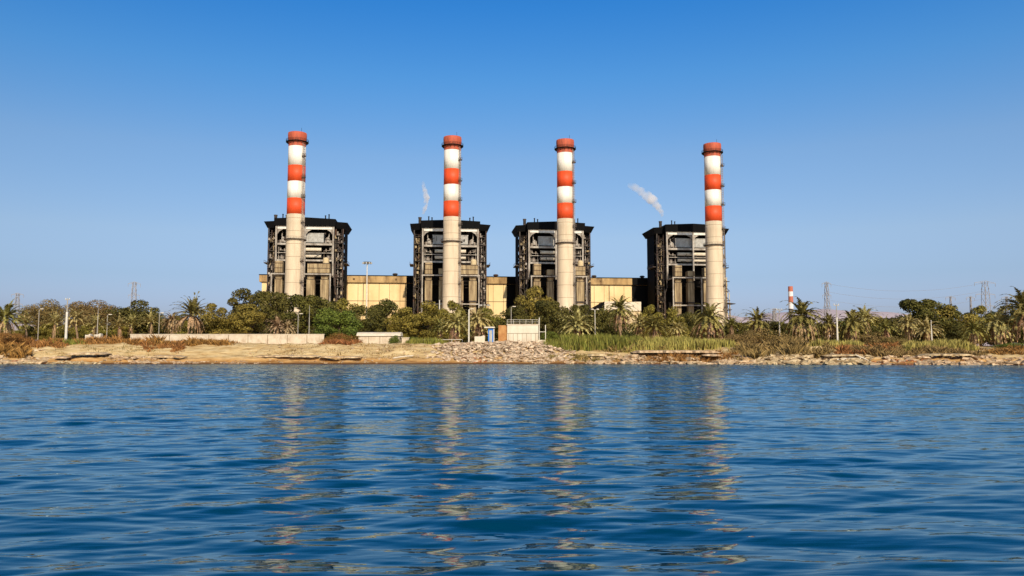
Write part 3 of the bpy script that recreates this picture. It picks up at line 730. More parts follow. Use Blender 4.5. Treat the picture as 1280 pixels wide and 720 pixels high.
# pale blocks on the left
for i,(px0,px1,y0,lab,nm) in enumerate(((106,113,418.5,'small pale masonry block in the brush left of the long wall','masonry_block'),(117,126,418,'pale jagged masonry remnant just left of the orange brush','masonry_block'),(593,606,420.5,'low pale masonry plinth left of the blue kiosk','masonry_block'))):
    a=P(px0,y0,170); b=P(px1,y0,170); o=MB(); Lx=b.x-a.x
    o.add([(0,0,-2.5),(Lx,0,-2.5),(Lx,1,-2.5),(0,1,-2.5),(.05,.05,0),(Lx*.55,.0,-.05),(Lx*.6,0,-.35),(Lx*.85,0,-.3),(Lx*.9,0,.25),(Lx,0,.1),(.05,.95,0),(Lx,.95,.1)],
      [(0,1,9,8,7,6,5,4),(4,5,6,7,8,9,11,10),(1,2,11,9),(2,3,10,11),(3,0,4,10)])
    o=o.build(nm,'whitewash',None,False,(a.x,170,a.z)); tag(o,lab,'masonry block')

# poles and lamps
def ground_at(px,Y): x=P(px,430,Y).x; return x, hz(x,Y)
def lamp_post(px,ytop,Y,label,kind='single',m='poleg',r=.07,lean=0):
    x,z0=ground_at(px,Y); zt=P(px,ytop,Y).z; t=empty('lamp_post',(x,Y,z0-.1)); h=zt-z0+.1
    MB().tube([(0,0,0),(lean,0,h)],[r*1.3,r],8).build('pole',m,t)
    MB().lathe([(.001,-.0),(.22,0),(.2,.25),(.001,.25)],8).build('base_plate',m,t)
    if kind=='single':
        MB().tube([(lean,0,h),(lean+.15,0,h+.12),(lean+.5,0,h+.15)],.045,6).build('arm',m,t)
        MB().box(lean+.3,lean+1.0,-.16,.16,h+.08,h+.24).build('lamp_head','whitewash',t)
    elif kind=='double':
        for s in (-1,1):
            MB().tube([(lean,0,h),(lean+s*.5,0,h+.12)],.045,6).build('arm',m,t)
            MB().lathe([(.001,h+.02),(.3,h+.02),(.36,h+.14),(.2,h+.3),(.001,h+.34)],10,lean+s*.6,0).build('lamp_head','whitewash',t)
    elif kind=='plain':
        MB().box(lean-.12,lean+.12,-.12,.12,h,h+.2).build('cap',m,t)
    tag(t,label,'lamp post'); return t
lamp_post(47,387,178,'leftmost thin lamp post, head turned right, before the brown rounded tree')
lamp_post(133,394,180,'short lamp post right of the second brown rounded tree')
lamp_post(198,392,180,'thin lamp post between the dark tree and the big drooping palm')
lamp_post(372,393,176,'short lamp post with pale head just behind the right end of the long wall')
lamp_post(744,387.5,178,'lamp post with twin pale heads before the dark canopy','double','pole')
lamp_post(639,384,176,'thin lamp post rising behind the left of the block house')
lamp_post(586,387,170,'tall white lamp post standing on the rubble heap','single','pole',.13)
def plain_pole(px,ytop,Y,label,m='poleg',r=.07,cross=0,name='pole',cat='pole'):
    x,z0=ground_at(px,Y); zt=P(px,ytop,Y).z; t=empty(name,(x,Y,z0-.1)); h=zt-z0+.1
    MB().tube([(0,0,0),(0,0,h*.7)],[r*1.8,r*1.3],10).build('shaft',m,t)
    MB().tube([(0,0,h*.7+.002),(0,0,h)],[r*.9,r*.6],8).build('mast',m if cross==0 else 'poleg',t)
    if cross:
        MB().box(-cross,cross,-.06,.06,h-.35,h-.22).build('crossarm','poleg',t)
        for s in (-1,0,1): MB().lathe([(.001,h-.22),(.07,h-.22),(.09,h-.05),(.05,h+.08),(.001,h+.1)],8,s*cross*.9,0.05).build('insulator','pole',t)
    tag(t,label,cat); return t
plain_pole(82,373,168,'stout white concrete utility pole with short crossarm between the brown trees','pole',.16,.45,'utility_pole','utility pole')
plain_pole(121,382,178,'bare slim pole before the second brown rounded tree')
plain_pole(386,382,176,'bare slim pole near the right end of the long wall')
plain_pole(549,375,215,'short thick white post against the dark second boiler house','pole',.2)
plain_pole(975,386,178,'pale leaning crossarm pole just left of the biggest palm','pole',.10,.6,'utility_pole','utility pole')
plain_pole(1047,380,172,'tall pale utility pole with crossarm right of the biggest palm','pole',.13,.55,'utility_pole','utility pole')
plain_pole(1165,400,170,'slim pale pole in front of the tall dark right hand tree','pole',.09)
plain_pole(459,420,172.9,'thin dark post in front of the rounded white roof','poleg',.04)

def high_mast(px,ytop,Y,label):
    p=P(px,ytop,Y); t=empty('high_mast_light',(p.x,Y,GZ)); h=p.z-GZ
    MB().tube([(0,0,0),(0,0,h)],[.45,.2],10).build('mast','pole',t)
    MB().lathe([(.25,h-.6),(1.9,h-.3),(1.9,h),(.25,h+.1)],18,caps=False).build('head_ring','steel_dull',t)
    for k in range(8):
        a_=2*math.pi*k/8; x,y=1.95*math.cos(a_),1.95*math.sin(a_); MB().box(x-.38,x+.38,y-.3,y+.3,h-.9,h-.25).build('floodlight','boxgrey',t)
    tag(t,label,'floodlight mast')
high_mast(459,327.5,380,'tall floodlight mast before the ochre hall, right of the leftmost boiler house')
high_mast(606,380,330,'short floodlight mast with bright ring head between second and third boiler houses')

# lattice towers
def lattice(px,ytop,Y,wpx,label,arms=3,top=.35,armw=1.0,group=None,m='tower'):
    p=P(px,ytop,Y); h=p.z-GZ; wb=wpx/1000*Y*1.0; t=empty('lattice_tower',(p.x,Y,GZ),R(12)); wt=wb*top
    th_=max(.22,Y*.00042)
    def ww(z): return (wb+(wt-wb)*min(1,z/(h*.8)))/2
    g=MB()
    for sx in (-1,1):
        for sy in (-1,1): g.bar((sx*ww(0),sy*ww(0),0),(sx*ww(h*.8),sy*ww(h*.8),h*.8),th_); g.bar((sx*ww(h),sy*ww(h),h*.8),(sx*ww(h)*.6,sy*ww(h)*.6,h),th_)
    g.build('leg',m,t)
    g=MB(); n=9
    for i in range(n):
        z0=h*i/n; z1=h*(i+1)/n; a,b=ww(z0),ww(z1)
        for s in (-1,1):
            g.bar((-a,s*a,z0),(b,s*b,z1),th_*.6); g.bar((a,s*a,z0),(-b,s*b,z1),th_*.6); g.bar((s*a,-a,z0),(s*b,b,z1),th_*.6)
            g.bar((-b,s*b,z1),(b,s*b,z1),th_*.6)
    g.build('bracing',m,t)
    for i in range(arms):
        z=h*(.98-.17*i); L_=wb*armw*(1-.08*i)
        g=MB(); g.bar((-L_,0,z),(L_,0,z),th_*.8); g.bar((-L_,0,z),(0,0,z+h*.035),th_*.6); g.bar((L_,0,z),(0,0,z+h*.035),th_*.6)
        for s in (-1,1): g.bar((s*L_,0,z),(s*L_,0,z-h*.05),th_*.7)
        g.build('crossarm',m,t)
    tag(t,label,'lattice tower',group); return p
lattice(22,367,900,7,'small lattice pylon behind the leftmost palm',3,.6)
lattice(168,353,800,9,'pale lattice tower with mast above the dark left tree',2,.55,.8)
T1=lattice(1033,353,700,7,'slim lattice pylon right of the small distant striped chimney',3,.55,.9)
T2=lattice(1231,352,700,9,'widest lattice pylon, left of the drooping palm at the right edge',3,.7,1.7)
lattice(1188,371,900,3.5,'small thin pylon directly above the olive tree at right',1,.5,2.0)
lattice(1213,371,1100,3,'faintest thin pylon just left of the widest pylon',1,.5,2.0)
lattice(1258,371,800,4,'dark thin pylon between the widest pylon and the right edge palm',2,.5,1.8)
lattice(968,386,800,6,'low faint pylon between two palms left of the biggest palm',2,.6,1.0)
lattice(1038-71,389,1200,4,'tiny faint pylon top beside the low one',1,.6,1.0)
for k,(dz,dy) in enumerate(((-1,0),(-8,1),(-15,2))):
    A=T1+Vector((0,dy,dz)); B=T2+Vector((0,dy,dz)); pts=[A.lerp(B,i/12)+Vector((0,0,-7*(1-(i/6-1)**2))) for i in range(13)]
    o=MB().tube(pts,.07,4).build('power_cable','wire'); tag(o,['topmost','middle','lowest'][k]+' sagging cable between the two right hand pylons','power cable','power cables')

# distant chimney
p=P(988,358,1500); t=empty('distant_chimney',(p.x,1500,GZ)); zb=[P(988,y,1500).z-GZ for y in (400,381,372,366,358)] 
zb=[0]+[P(988,y,1500).z-GZ for y in (386,378,370.5,364.5,358)]
for i,mm in enumerate(('far_dark','far_white','far_red','far_white','far_red')):
    MB().lathe([(4.4,zb[i]+.01),(4.3,zb[i+1])],20).build('shaft' if i==0 else 'painted_band',mm,t)
tag(t,'small far off red and white chimney behind the biggest palm','chimney')

# ------------------------------------------------------------------ vegetation prototypes (unit size)
def leaf_quads(cent, nrm, size, rs, asp=.6):
    n=len(cent)
    up=rs.normal(size=(n,3)); t1=np.cross(nrm,up); t1/=np.linalg.norm(t1,axis=1,keepdims=True)+1e-9
    t2=np.cross(nrm,t1); s=size[:,None]*(.7+.6*rs.rand(n,1))
    return np.stack([cent-t1*s-t2*s*asp*.2, cent-t2*s*asp, cent+t1*s, cent+t2*s*asp],1)
def crown_data(seed, nclump=26, nleaf=5200, cr=(.10,.2), leafs=.017, shape='round', flat=1.0):
    rs=np.random.RandomState(seed); cs=[]; 
    while len(cs)<nclump:
        p=rs.uniform(-1,1,3); 
        if np.linalg.norm(p)>1: continue
        if shape=='round': p=p*np.array([.40,.40,.42]); p[2]+=.46; p[:2]*=(1.12-.35*abs(p[2]-.3))
        elif shape=='spread': p=p*np.array([.42,.40,.38]); p[2]=p[2]+.50
        elif shape=='tall': p=p*np.array([.36,.36,.44]); p[2]+=.52; p[:2]*=(1.15-p[2]*.5)
        elif shape=='mound': p=p*np.array([.42,.42,.30]); p[2]=abs(p[2])*1.6+.12; p[:2]*=(1.1-p[2]*.6)
        cs.append(p)
    cs=np.array(cs); rad=rs.uniform(*cr,size=nclump)
    idx=rs.randint(0,nclump,nleaf); d=rs.normal(size=(nleaf,3)); d/=np.linalg.norm(d,axis=1,keepdims=True)
    d[:,2]=np.where(rs.rand(nleaf)<.35, np.abs(d[:,2]), d[:,2])
    rr_=rad[idx]*(.55+.5*rs.rand(nleaf)**.5)
    c=cs[idx]+d*rr_[:,None]*np.array([1,1,.75])
    nr_=d+rs.normal(size=d.shape)*.45; nr_/=np.linalg.norm(nr_,axis=1,keepdims=True)
    keep=c[:,2]>.03
    return leaf_quads(c[keep],nr_[keep],np.full(keep.sum(),leafs),rs), cs
def trunk_mesh(cs, seed):
    rd=random.Random(seed); mb=MB()
    mb.tube([(0,0,0),(.01,0,.15),(-.01,.01,.32)],[.035,.028,.02],7)
    for c in list(cs)[:12]:
        c=Vector(c); mid=Vector((c.x*.35,c.y*.35,.3+.25*(c.z-.3)))
        mb.tube([(0,0,.2),mid,c],[.02,.012,.004],5)
    return mb
TREES={}
def tree_proto(key, mat_, **kw):
    V,cs=crown_data(**kw)
    sc_=np.array([.5/np.percentile(abs(V[...,0]),99.3),.5/np.percentile(abs(V[...,1]),99.3),.97/np.percentile(V[...,2],99.6)]); V=V*sc_; cs=cs*sc_
    tn=trunk_mesh(cs,kw['seed']).build('trunk','bark'); cr=quads_mesh('crown',V,mat_)
    C.objects.unlink(tn); C.objects.unlink(cr); TREES[key]=(tn.data,cr.data); bpy.data.objects.remove(tn); bpy.data.objects.remove(cr)
for i in range(3):
    tree_proto('olive%d'%i,'leaf_olive',seed=10+i,nclump=30,nleaf=9500,cr=(.10,.20),leafs=.020,shape='round')
    tree_proto('dark%d'%i,'leaf_dark',seed=20+i,nclump=32,nleaf=9500,cr=(.10,.19),leafs=.020,shape='round')
    tree_proto('green%d'%i,'leaf_green',seed=30+i,nclump=30,nleaf=9500,cr=(.10,.19),leafs=.020,shape='round')
    tree_proto('brown%d'%i,'leaf_brown',seed=40+i,nclump=34,nleaf=22000,cr=(.14,.24),shape='spread',leafs=.012)
    tree_proto('tall%d'%i,'leaf_dark',seed=50+i,nclump=26,nleaf=8000,cr=(.09,.17),shape='tall',leafs=.019)
    tree_proto('shrub%d'%i,'brush_brown',seed=60+i,nclump=22,nleaf=5500,cr=(.12,.22),shape='mound',leafs=.014)
    tree_proto('dryred%d'%i,'brush_red',seed=70+i,nclump=22,nleaf=5500,cr=(.12,.22),shape='mound',leafs=.012)
    tree_proto('gshrub%d'%i,'leaf_green',seed=80+i,nclump=22,nleaf=5500,cr=(.12,.2),shape='mound',leafs=.016)
vr=random.Random(8)
def place_plant(kind, px, ytop, wpx, Y, label, name='tree', cat='tree', group=None, ybase=None, sink=.1, deep=1.0):
    x,z0=ground_at(px,Y); zt=P(px,ytop,Y).z; h=(zt-z0+sink)*(1.05 if name=='tree' else 1); wd=wpx/1000*Y*1.2
    key=kind+str(vr.randrange(3)); td,cd=TREES[key]
    t=empty(name,(x,Y,z0-sink))
    rz=vr.uniform(0,6.28)
    tr=bpy.data.objects.new('trunk' if name=='tree' else 'stem',td); C.objects.link(tr); tr.parent=t; tr.scale=(wd,wd,h); tr.rotation_euler.z=rz
    cr=bpy.data.objects.new('crown' if name=='tree' else 'foliage',cd); C.objects.link(cr); cr.parent=t; cr.scale=(wd,wd*deep,h); cr.rotation_euler.z=rz
    tag(t,label,cat,group); return t
# palms
def frond(mbv, base, az, el, L_, droop, rs, n=9, wid=.16, fill=1.0):
    """curved rachis with two rows of leaflets; appends triangles"""
    p=np.array(base,float); d=np.array([math.cos(az)*math.cos(el),math.sin(az)*math.cos(el),math.sin(el)])
    step=L_/n; side=np.array([-math.sin(az),math.cos(az),0])
    for i in range(n):
        q=p+d*step
        upv=np.cross(side,d)
        if i<n: # rachis sliver
            w_=.018*(1-i/n)+.006
            mbv.append([p-side*w_,p+side*w_,q+side*w_*.7]); mbv.append([p-upv*w_,p+upv*w_,q+upv*w_*.7])
        if i>=1:
            f=i/n; ll=wid*math.sin(min(1,(f*1.25+.12))*math.pi)**.7 if f<.8 else wid*(1.15-f)*1.6
            ll=abs(ll)*fill
            for s in (-1,1):
                for k in range(3):
                    pp=p+d*step*(k*.33+rs.rand()*.2); dirv=d*.65+side*s*.8+upv*(-.18+.35*rs.rand()); dirv/=np.linalg.norm(dirv)
                    tip=pp+dirv*ll*(.8+.4*rs.rand()); ww_=.034
                    mbv.append([pp-d*ww_,pp+d*ww_,tip])
        p=q; d=d+np.array([0,0,-droop*(1/n)*(1+1.2*i/n)]); d/=np.linalg.norm(d)
def palm_proto(seed, nf=46, elmin=-25, elmax=80, droop=1.5, nd=30, ltop=1.0):
    rs=np.random.RandomState(seed); g=[]; 
    for k in range(nf):
        az=k*2.39996+rs.rand()*.4; f=(k+.5)/nf; el=R(elmax-(elmax-elmin)*f**.85+rs.normal()*5)
        frond(g,(0.03*math.cos(az),0.03*math.sin(az),0),az,el,(.95+.2*rs.rand())*ltop,droop*(.5+.7*(1-f)*.5+rs.rand()*.3),rs)
    d=[]
    for k in range(nd):
        az=rs.rand()*6.28; el=R(rs.uniform(-60,-15))
        frond(d,(0.05*math.cos(az),0.05*math.sin(az),-.06),az,el,.8+.3*rs.rand(),1.6,rs,wid=.10)
    return np.array(g),np.array(d)
PALMS=[]
for i,kw in enumerate((dict(seed=1),dict(seed=2,nf=52,elmin=-35,droop=1.8,nd=34),dict(seed=3,nf=40,elmin=5,elmax=82,droop=1.1,nd=22),dict(seed=4,nf=44,elmin=-15,droop=1.4,nd=26))):
    g,d=palm_proto(**kw); ms_=[]
    for mm in ('palm_green','palm_pale','palm_dry'):
        o=quads_mesh('crown',g,mm,nv=3); ms_.append(o.data); bpy.data.objects.remove(o)
    o=quads_mesh('dead_fronds',d,'palm_dead',nv=3); dm=o.data; bpy.data.objects.remove(o); PALMS.append((ms_,dm))
def palm(px, ycrown, Rpx, Y, label, variant=0, tint=0, skirt=1.0, trunk_r=.22, skirt_z=1.0, sc_z=1.0):
    x,z0=ground_at(px,Y); zc=P(px,ycrown,Y).z; h=max(.5,zc-z0+.1); r=Rpx/1000*Y*1.3
    t=empty('palm_tree',(x,Y,z0-.1),vr.uniform(0,6.28))
    tm=MB(); n=max(4,int(h/.5)); pts=[];rs_=[]
    for i in range(n+1):
        pts.append((.12*math.sin(i*.5),0,h*i/n)); rs_.append(trunk_r*(1.12 if i%2 else .95))
    tm.tube(pts,rs_,9).build('trunk','palmbark',t)
    ms_,dm=PALMS[variant]
    c=bpy.data.objects.new('crown',ms_[tint]); C.objects.link(c); c.parent=t; c.location=(pts[-1][0],0,h); c.scale=(r,r,r*sc_z); c.rotation_euler.z=vr.uniform(0,6)
    if skirt>0:
        s=bpy.data.objects.new('dead_fronds',dm); C.objects.link(s); s.parent=t; s.location=(pts[-1][0],0,h); s.scale=(r*.85*skirt,r*.85*skirt,r*1.05*skirt_z)
    t.rotation_euler.x=R(vr.uniform(-5,5)); t.rotation_euler.y=R(vr.uniform(-6,6)); tag(t,label,'palm tree','date palms along the shore'); return t

PT = [ # px, ycrown, Rpx, Y, variant, tint, skirt, label
 (7,397,24,174,3,0,.8,'leftmost palm, wide arching crown over a short trunk'),
 (33,405,12,186,2,1,0,'small pale palm right of the leftmost palm'),
 (67,404,14,180,2,1,.5,'stubby pale palm under the first brown rounded tree'),
 (97,398,16,182,3,1,0,'slender trunked palm just right of the white concrete pole'),
 (118,407,15,180,2,1,.5,'low pale palm clump beside the bare slim pole'),
 (150,408,13,181,2,1,.4,'low pale palm under the left edge of the dark tree'),
 (163,405,13,183,2,1,.4,'low feathery palm below the middle of the dark tree'),
 (188,403,13,183,2,1,.4,'upright pale palm just left of the thin lamp post'),
 (214,400,13,190,1,2,.8,'small dry palm left of the big drooping palm'),
 (234,392,21,180,2,0,1.5,'big palm with upright crown and long brown drooping skirt above the wall'),
 (345,408,14,177,3,2,.6,'low orange dry palm left of the first chimney foot'),
 (361,410,12,178,1,2,.6,'low dry palm at the foot of the first chimney'),
 (568,405,19,180,3,1,.7,'yellowish bushy palm left of the tall white lamp post'),
 (550,410,13,184,3,0,.6,'low palm left of the yellowish bushy palm'),
 (600,399,19,188,0,1,.8,'arching palm right of the tall white lamp post'),
 (720,407,22,178,3,1,.6,'wide open fan palm behind the bright green reeds'),
 (776,386,19,183,0,0,1.0,'tall palm with shaggy pale trunk before the white annex'),
 (797,404,15,186,3,1,.8,'low palm leaning against the shaggy trunked palm on its right'),
 (820,408,19,182,3,0,.7,'broad low palm under the bright olive tree'),
 (848,411,13,184,3,1,.6,'small low palm between the broad low palm and the dark drooping palm'),
 (885,397,23,179,1,0,1.4,'dark drooping palm in front of the rightmost chimney'),
 (915,407,12,186,2,0,.5,'small palm just right of the rightmost chimney foot'),
 (943,401,19,188,0,0,.7,'palm with flat dark crown left of the dry shrubs'),
 (1003,395,26,176,1,0,1.3,'biggest palm, wide crown and long hanging fronds, before the small far chimney'),
 (1035,404,15,184,0,0,.9,'smaller palm tucked right of the biggest palm'),
 (1066,403,20,182,1,0,.8,'arching palm right of the tall pale utility pole'),
 (1087,398,18,190,3,1,.5,'light green palm two to the right of the tall pale utility pole'),
 (1112,410,15,184,3,0,.7,'low dark palm between light green palm and the tall dark tree'),
 (1136,404,15,190,0,1,.8,'greyish palm left of the tall dark tree'),
 (1160,412,16,178,3,1,.8,'low grey palm under the tall dark tree by the slim pole'),
 (1218,413,16,176,0,0,.9,'low spiky palm at the right end of the yellow reeds'),
 (1250,404,21,176,1,1,1.2,'broad palm with pale hanging fronds near the right edge'),
 (1284,386,30,172,0,0,.9,'tall palm cut off by the right edge of the view')]
for px,yc,rp,Yd,va,ti,sk,lab in PT: palm(px,yc,rp,Yd,lab,va,ti,sk)

TR = [ # kind, px, ytop, wpx, Y, label
 ('brown',60,378,52,204,'first brown rounded tree from the left, beside the leftmost lamp post'),
 ('brown',110,377,60,206,'second brown rounded tree, wider, right of the white concrete pole'),
 ('dark',167,377,56,200,'dark green spreading tree under the pale lattice tower'),
 ('dark',192,386,26,204,'small dark tree joined to the right of the dark spreading tree'),
 ('olive',220,396,30,215,'low olive tree behind the big drooping palm'),
 ('olive',264,381,42,192,'rounded olive tree right of the big drooping palm'),
 ('tall',303,363,42,222,'tall dark tree with ragged top left of the first boiler house'),
 ('olive',310,382,52,190,'broad olive tree in front of the ragged dark tree'),
 ('dark',340,366,44,206,'dark tree hiding the left foot of the first boiler house'),
 ('dark',388,371,56,204,'dark dome shaped tree right of the first chimney foot'),
 ('olive',426,375,52,210,'olive tree under the right half of the first boiler house'),
 ('green',420,388,50,180,'bright green bushy tree at the right end of the long wall'),
 ('dark',456,384,34,204,'dark tree behind the rounded white roof, at its left'),
 ('tall',480,376,34,212,'pointed feathery dark tree before the ochre hall'),
 ('olive',506,386,40,196,'olive tree right of the rounded white roof'),
 ('olive',535,380,52,200,'broad olive tree before the second boiler house'),
 ('olive',566,378,34,214,'yellowish olive tree at the foot of the second chimney'),
 ('olive',606,386,40,206,'olive tree right of the tall white lamp post, behind the kiosk'),
 ('dark',640,384,36,204,'dark tree directly behind the block house'),
 ('olive',668,360,44,220,'tallest ragged tree left of the third chimney foot'),
 ('dark',688,378,42,196,'dense dark tree right of the block house'),
 ('dark',722,382,32,212,'dark tree at the foot of the third chimney'),
 ('dark',750,388,40,200,'dark tree under the annex canopy'),
 ('olive',813,383,28,204,'bright olive round tree at the right end of the white annex'),
 ('olive',842,386,36,206,'olive tree before the dark fourth boiler house'),
 ('dark',866,392,26,206,'low dark tree just left of the rightmost chimney foot'),
 ('dark',925,404,34,204,'low dark thicket tree right of the pipe rack'),
 ('dark',962,402,30,204,'low dark tree left of the biggest palm'),
 ('olive',1078,390,44,212,'tall light tree behind the light green palm'),
 ('dark',1112,398,44,208,'low dark tree left of the tall dark right hand tree'),
 ('dark',1158,376,62,206,'tall dark tree with domed top at the right'),
 ('olive',1190,384,56,202,'olive tree right of the tall domed tree'),
 ('olive',1226,384,36,206,'olive tree under the widest pylon'),
 ('dark',1262,384,58,206,'dark tree behind the broad palm near the right edge'),
 ('green',1052,402,22,200,'small green tree behind the tall pale utility pole')]
for k_,px,yt,wp,Yd,lab in TR: place_plant(k_,px,yt,wp,Yd,lab,group='broadleaf trees along the shore')
for i_ in range(26):
    px_=145+i_*30+vr.uniform(-8,8)
    place_plant('dark',px_,vr.uniform(392,402),vr.uniform(34,46),vr.uniform(226,250),'dark thicket tree in the shaded back row along the plant fence',group='thicket trees behind the front row')
for i_ in range(14):
    px_=925+i_*27+vr.uniform(-8,8)
    place_plant('dark',px_,vr.uniform(403,410),vr.uniform(32,44),vr.uniform(196,215),'low dark thicket tree behind the right hand palms',group='thicket trees behind the right palms')
for i_ in range(9):
    px_=5+i_*18+vr.uniform(-4,4)
    place_plant('olive',px_,vr.uniform(402,410),vr.uniform(24,32),vr.uniform(188,196),'low olive thicket tree behind the left hand palms',group='thicket trees behind the left palms')
SH = [
 ('shrub',925,417,44,166,'brown dry shrub right of the yellow reeds'),
 ('shrub',952,410,52,168,'tallest tan dry shrub left of the biggest palm'),
 ('shrub',985,419,46,165,'olive brown shrub below the leaning crossarm pole'),
 ('shrub',1020,426,36,163,'low tan shrub below the biggest palm'),
 ('shrub',1092,415,44,166,'rounded dry shrub below the light green palm'),
 ('shrub',1118,420,34,163,'rounded brown shrub at the left end of the short yellow reeds'),
 ('gshrub',1268,428,50,157,'dark green low shrub at the right edge above the rocks'),
 ('gshrub',520,421,24,175,'green shrub beside the small pale box'),
 ('gshrub',492,419,14,171,'thin green shrub before the right end of the shed'),
 ('gshrub',688,414,30,178,'green shrub right of the narrow steel frame'),
 ('gshrub',612,421,16,171.5,'low green shrub at the foot of the blue kiosk'),
 ('dryred',425,416,46,172,'rusty dry shrub between the long wall and the shed'),
 ('dryred',12,415,36,165,'orange dry shrub at the left edge above the rocks')]
for k_,px,yt,wp,Yd,lab in SH: place_plant(k_,px,yt,wp,Yd,lab,'shrub','shrub','shrubs along the bank')

# ------------------------------------------------------------------ reeds and low brush (uncountable)
def reeds(name, px0, px1, Y0, Y1, h, n, mat_, label, seed, lean=.25, hvar=.35, wd=.055, cat='reeds'):
    rs=np.random.RandomState(seed); Yv=rs.uniform(Y0,Y1,n); pxv=rs.uniform(px0,px1,n)
    x=(pxv-640)/1000*Yv*1.003; z=height(x,Yv)-.05
    hh=h*(1-hvar+hvar*2*fbm(x*.5+seed,Yv*.3,3))*(.4+.95*rs.rand(n))
    ef=np.clip(np.minimum(pxv-px0,px1-pxv)/(.18*(px1-px0)),0,1); hh*=.35+.65*ef**.7
    keep=(rs.rand(n)<.25+ef)&(fbm(x*.45+seed*3,Yv*.9,3)>(.40+.12*(1-ef) if lean>.5 else .30+.1*(1-ef)))
    if lean>.5: hh*=.35+1.3*fbm(x*.7+seed,Yv*.6,2)
    a=rs.rand(n)*6.28; dx=np.cos(a)*lean*hh*rs.rand(n); dy=np.sin(a)*lean*hh*rs.rand(n); wv=wd*(.7+.6*rs.rand(n))
    th_=rs.rand(n)*3.14; wx=np.cos(th_)*wv; wy=np.sin(th_)*wv
    b0_=np.stack([x-wx,Yv-wy,z],-1); b1_=np.stack([x+wx,Yv+wy,z],-1)
    m1=np.stack([x+wx*.8+dx*.4,Yv+wy*.8+dy*.4,z+hh*.6],-1); t_=np.stack([x+dx,Yv+dy,z+hh],-1)
    V=np.stack([b0_,b1_,m1,t_],1)[keep]
    o=quads_mesh(name,V,mat_); tag(o,label,cat,kind='stuff'); return o
reeds('reeds',678,815,161,168,1.9,12000,'reed_green','bright green reed bed below the fan palm',1)
reeds('reeds',775,925,160,167,1.7,14000,'reed_yellow','long yellow green reed bed right of the bright green one',2)
reeds('reeds',1005,1085,157,163,1.35,4500,'reed_yellow','small yellow reed patch below the tall pale utility pole',3)
reeds('reeds',1122,1222,152,158,1.5,9500,'reed_yellow','yellow reed bed along the bank at the right',4)
reeds('reeds',50,112,165,170,1.1,3500,'reed_green','green strip of grass behind the white pole',5,cat='grass')
reeds('reeds',505,560,168,174,1.3,2500,'reed_green','thin green grass below the handrail',6,cat='grass')
def brush(px0,px1,Y0,Y1,h,n,mat_,label,seed):
    return reeds('dry_brush',px0,px1,Y0,Y1,h,n,mat_,label,seed,lean=1.1,hvar=.8,wd=.05,cat='dry brush')
brush(-20,90,163,169,1.3,8000,'brush_red','rusty brush on the bank at the far left',11)
brush(-20,44,157,163,1.5,3500,'brush_red','lower rusty brush among the rocks at the left edge',12)
brush(80,190,165,170,1.2,7000,'brush_red','orange brush between the white pole and the wall',13)
brush(150,305,164,170,1.2,9000,'brush_red','red brown brush spilling along the foot of the wall',14)
brush(170,240,160,165,.9,3500,'brush_red','tongue of rusty brush running down the bank',15)
brush(398,455,164,170,.9,4500,'brush_red','rusty brush right of the wall end',16)
brush(300,560,156,165,.35,5000,'brush_brown','thin dry weeds scattered over the sandy bank',23)
brush(40,230,157,164,.35,3000,'brush_brown','thin dry weeds on the bank at left',24)
brush(740,900,160,163,1.3,3500,'brush_brown','brown dry stalks mixed into the front of the long reed bed',25)
brush(690,760,161,164,1.2,1500,'brush_brown','brown dry stalks at the left of the bright green reeds',26)
brush(672,790,154,158,.7,5000,'brush_brown','brown fringe below the bright green reeds',17)
brush(780,950,152,157,.8,8000,'brush_red','rusty fringe below the long reed bed',18)
brush(905,1045,150,160,1.5,11000,'brush_brown','brown brush along the bank below the dry shrubs',19)
brush(1030,1245,148,154,1.1,12000,'brush_brown','brown fringe below the right hand reeds',20)
brush(1035,1130,150,156,1.0,5000,'brush_red','rusty fringe left of the right hand reeds',21)
brush(1215,1300,148,154,.9,5000,'brush_red','rusty fringe below the right edge shrub',22)

